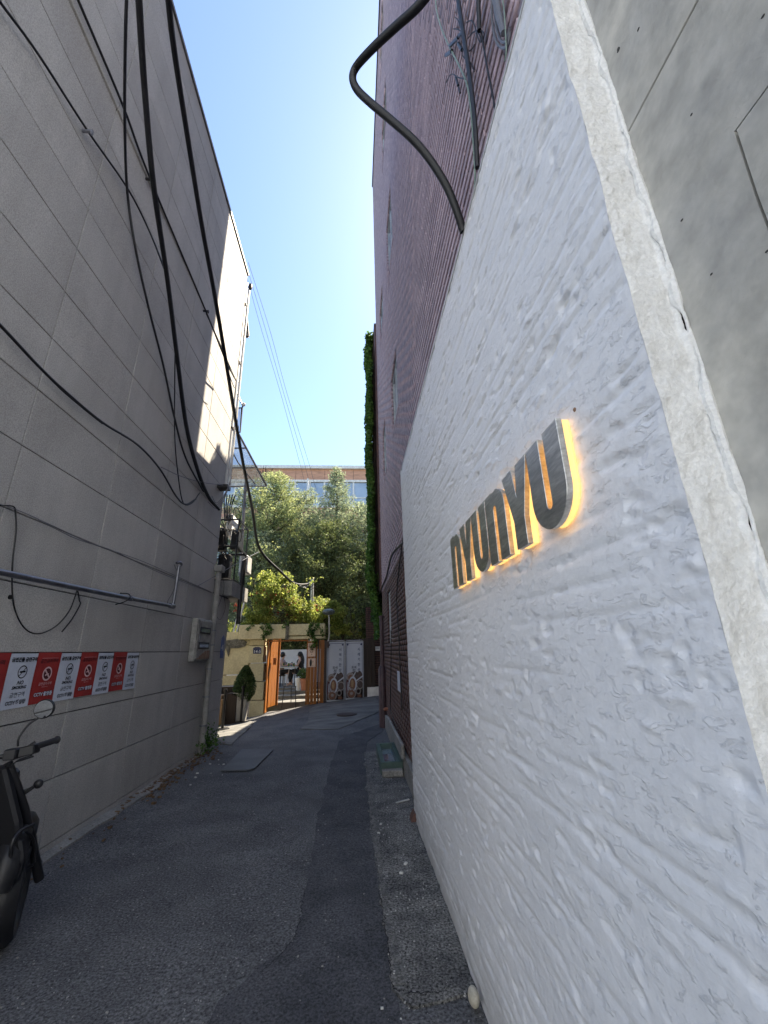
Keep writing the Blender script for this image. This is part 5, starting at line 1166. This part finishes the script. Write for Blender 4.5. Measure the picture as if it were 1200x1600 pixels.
scatter('paper_scraps', 16, lambda: random.choice(((random.gauss(-2.1, .12), random.gauss(7.3, .5)), (random.uniform(.1, .5), random.uniform(2.4, 6.8)))), .011, M['litter'], 'white paper scraps on the road near the wall foot')
n = 260; C = np.stack([L + .05 + abs(rng.normal(size=n)) * .09, 8.2 + rng.normal(size=n) * .22, .05 + abs(rng.normal(size=n)) * .16], 1)
tag(leaves('weeds', C, .06, M['ivy'], None, up=.9), 'small green weeds at the foot of the downpipe', 'weeds', kind='stuff')
p = onx(899, 640, WX); b = MB(); b.ell((WX - .002, p[1], p[2]), .004, .006, .006, 8, 6); tag(b.build('rust_plug', M['rust'], None, True), 'small rusty plug in the white wall above the last letter', 'plug')

# ------------------------------------------------------------------ scooter, heading away along the wall
sc = empty('electric_motorbike', 'black motorbike parked against the stone wall at the left edge', 'motorbike', loc=(-2.2, 2.7, 0))
cxs = -2.19; fwy = 3.42; hx = -2.24
def wheel(y, x, r_, w_, nm, ang=0):
    wo = MB(); ca, sa = math.cos(ang), math.sin(ang)
    rt = lambda p: (x + (p[0] - x) * ca + (p[1] - y) * sa, y - (p[0] - x) * sa + (p[1] - y) * ca, p[2])
    vs = []; n1, n2 = 30, 10
    for i_ in range(n1):
        a = 2 * PI * i_ / n1
        for j in range(n2):
            t = 2 * PI * j / n2; rr2 = r_ - .055 + .055 * math.cos(t); vs.append((x + w_ * math.sin(t), y + rr2 * math.cos(a), r_ + rr2 * math.sin(a)))
    fs = [(i_ * n2 + j, i_ * n2 + (j + 1) % n2, ((i_ + 1) % n1) * n2 + (j + 1) % n2, ((i_ + 1) % n1) * n2 + j) for i_ in range(n1) for j in range(n2)]
    vs = [rt(v_) for v_ in vs]; wo.add(vs, fs); t_ = wo.build(nm, M['black'], sc, True)
    h_ = MB(); h_.cyl((x - .05, y, r_), (x + .05, y, r_), .06, n=14)
    for k in range(5):
        a = 2 * PI * k / 5; h_.tube([(x, y + .05 * math.cos(a), r_ + .05 * math.sin(a)), (x, y + (r_ - .09) * math.cos(a), r_ + (r_ - .09) * math.sin(a))], .013, 6, 0)
    h_.v = [rt(v_) for v_ in h_.v]
    q_ = h_.build('rim', M['steelpipe'], None, True); q_.parent = t_
wheel(3.27, -2.09, .28, .075, 'front_wheel', rad(-27)); wheel(2.1, -2.22, .29, .08, 'rear_wheel')
b = MB()
for dx in (-.12, .12): b.tube([(-2.09 + dx, 3.27 + dx * .5, .29), (-2.14 + dx * .9, 3.10 + dx * .4, .72), (-2.2 + dx * .7, 3.0 + dx * .3, 1.0)], .026, 10, 2)
b.build('fork', M['black'], sc, True)
b = MB(); b.tube([(-2.19, 3.46, .46), (-2.15, 3.36, .57), (-2.08, 3.20, .59), (-2.0, 3.06, .50), (-1.98, 3.0, .36)], [.06, .08, .085, .08, .05], 10, 4); b.build('fender', M['black'], sc, True)
b = MB(); b.prism([(-2.24, 1.0), (-2.10, .99), (-1.97, .68), (-1.96, .58), (-2.06, .52), (-2.19, .70)], lambda u, v, d: (u, 3.02 + d - (v - .7) * .1, v), 0, .06); b.build('leg_shield', M['black'], sc, bevel=.015)
b = MB(); b.prism([(.0, .62), (.13, .60), (.17, .50), (.15, .38), (.04, .34)], lambda u, v, d: (-2.08 + u, 3.04 + d, v), 0, .05); b.build('side_panel', M['black'], sc, bevel=.012)
b = MB(); b.tube([onx(x, y, -1.96) for x, y in ((52, 1289), (45, 1292), (30, 1300), (20, 1315), (17, 1335), (20, 1357), (30, 1360), (50, 1352))], .010, 8); b.tube([onx(x, y, -1.95) for x, y in ((40, 1298), (50, 1308), (54, 1322), (53, 1348))], .008, 8); b.build('crash_bar', M['black'], sc, True)
b = MB(); p = onx(58, 1350, -2.02); b.tube([p + [-.08, 0, .0], p, p + [.02, 0, .005]], [.014, .014, .02], 8); b.build('foot_peg', M['steelpipe'], sc, True)
gx = onx(89, 1156, -1.93); c0_ = np.array([-2.24, gx[1] - .10, 1.03])
b = MB(); b.tube([c0_ + [-.36, -.02, .04], c0_ + [-.2, .02, .03], c0_, c0_ + [.12, .05, .01], gx + [-.12, -.01, -.01]], .014, 8); b.build('handlebar', M['black'], sc, True)
b = MB(); b.tube([onx(55, 1167, -1.99), gx], [.019, .019], 12, 0); b.ell(gx, .024, .014, .024, 8, 6); b.build('grip', M['black'], sc, True)
b = MB(); b.tube([c0_ + [-.36, -.02, .04], c0_ + [-.24, .02, .03]], .019, 10, 0); b.build('grip', M['black'], sc, True)
b = MB(); b.obox(onx(42, 1173, -2.02), (.05, .015, .01), (0, .03, 0), (-.004, 0, .028)); b.obox(onx(20, 1178, -2.07), (.03, .01, 0), (0, .03, 0), (0, 0, .03)); b.build('switch_box', M['black'], sc, bevel=.006)
b = MB(); b.tube([onx(25, 1190, -2.02), onx(36, 1187, -1.99), onx(52, 1182, -1.97)], .005, 6); b.tube([onx(15, 1200, -2.05), onx(28, 1188, -2.0), onx(50, 1180, -1.98)], .004, 6); b.build('brake_lever', M['black'], sc, True)
b = MB(); b.tube([onx(28, 1166, -2.05), onx(30, 1152, -2.05), onx(45, 1132, -2.03), onx(60, 1122, -2.0)], .006, 8, 3); ms_ = b.build('mirror_stem', M['black'], sc, True)
mc_ = onx(68, 1108, -2.0); nrm = np.array([.02, -1, -.02]); nrm /= np.linalg.norm(nrm); ua = np.cross(nrm, [0, 0, 1.]); ua /= np.linalg.norm(ua); va = np.cross(ua, nrm)
b = MB(); ringp = [(math.cos(a), math.sin(a)) for a in [2 * PI * q / 28 for q in range(28)]]
b.prism(ringp, lambda u, v, d: tuple(mc_ + ua * u * .062 + va * v * .058 + nrm * d), -.018, -.001); mir = b.build('mirror', M['black'], sc, bevel=.003)
b = MB(); b.prism(ringp, lambda u, v, d: tuple(mc_ + ua * u * .056 + va * v * .052 + nrm * d), -.0008, .001); mg = b.build('mirror_glass', M['mirror'], None); mg.parent = mir
b = MB(); b.tube([onx(25, 1247, -2.08), onx(42, 1237, -2.03), onx(53, 1229, -2.0)], .011, 8, 2); sp1 = onx(60, 1225, -1.99); b.build('indicator_arm', M['black'], sc, True)
b = MB(); b.ell(sp1, .028, .02, .026, 12, 8); b.build('turn_signal', M['black'], sc, True)
b = MB(); b.obox((-2.2, 3.14, .86), (.09, 0, 0), (0, .05, 0), (0, -.02, .09)); b.build('headlight', M['black'], sc, bevel=.02)
b = MB(); b.tube([(-2.22, 2.75, .72), (-2.22, 2.45, .76), (-2.22, 2.0, .78), (-2.22, 1.75, .80)], [.08, .13, .14, .08], 12, 4); b.build('seat', M['black'], sc, True)
b = MB(); b.tube([(-2.2, 3.0, .5), (-2.22, 2.7, .34), (-2.22, 2.3, .38), (-2.22, 2.0, .55), (-2.22, 1.75, .68)], [.10, .13, .15, .14, .06], 12, 4); b.build('body', M['black'], sc, True)
b = MB(); b.obox((-2.2, 2.8, .30), (.14, 0, 0), (0, .2, 0), (0, 0, .02)); b.build('footboard', M['black'], sc)
b = MB(); b.tube([(-2.32, 2.6, .3), (-2.42, 2.55, .02)], .012, 6, 0); b.build('side_stand', M['steelpipe'], sc)
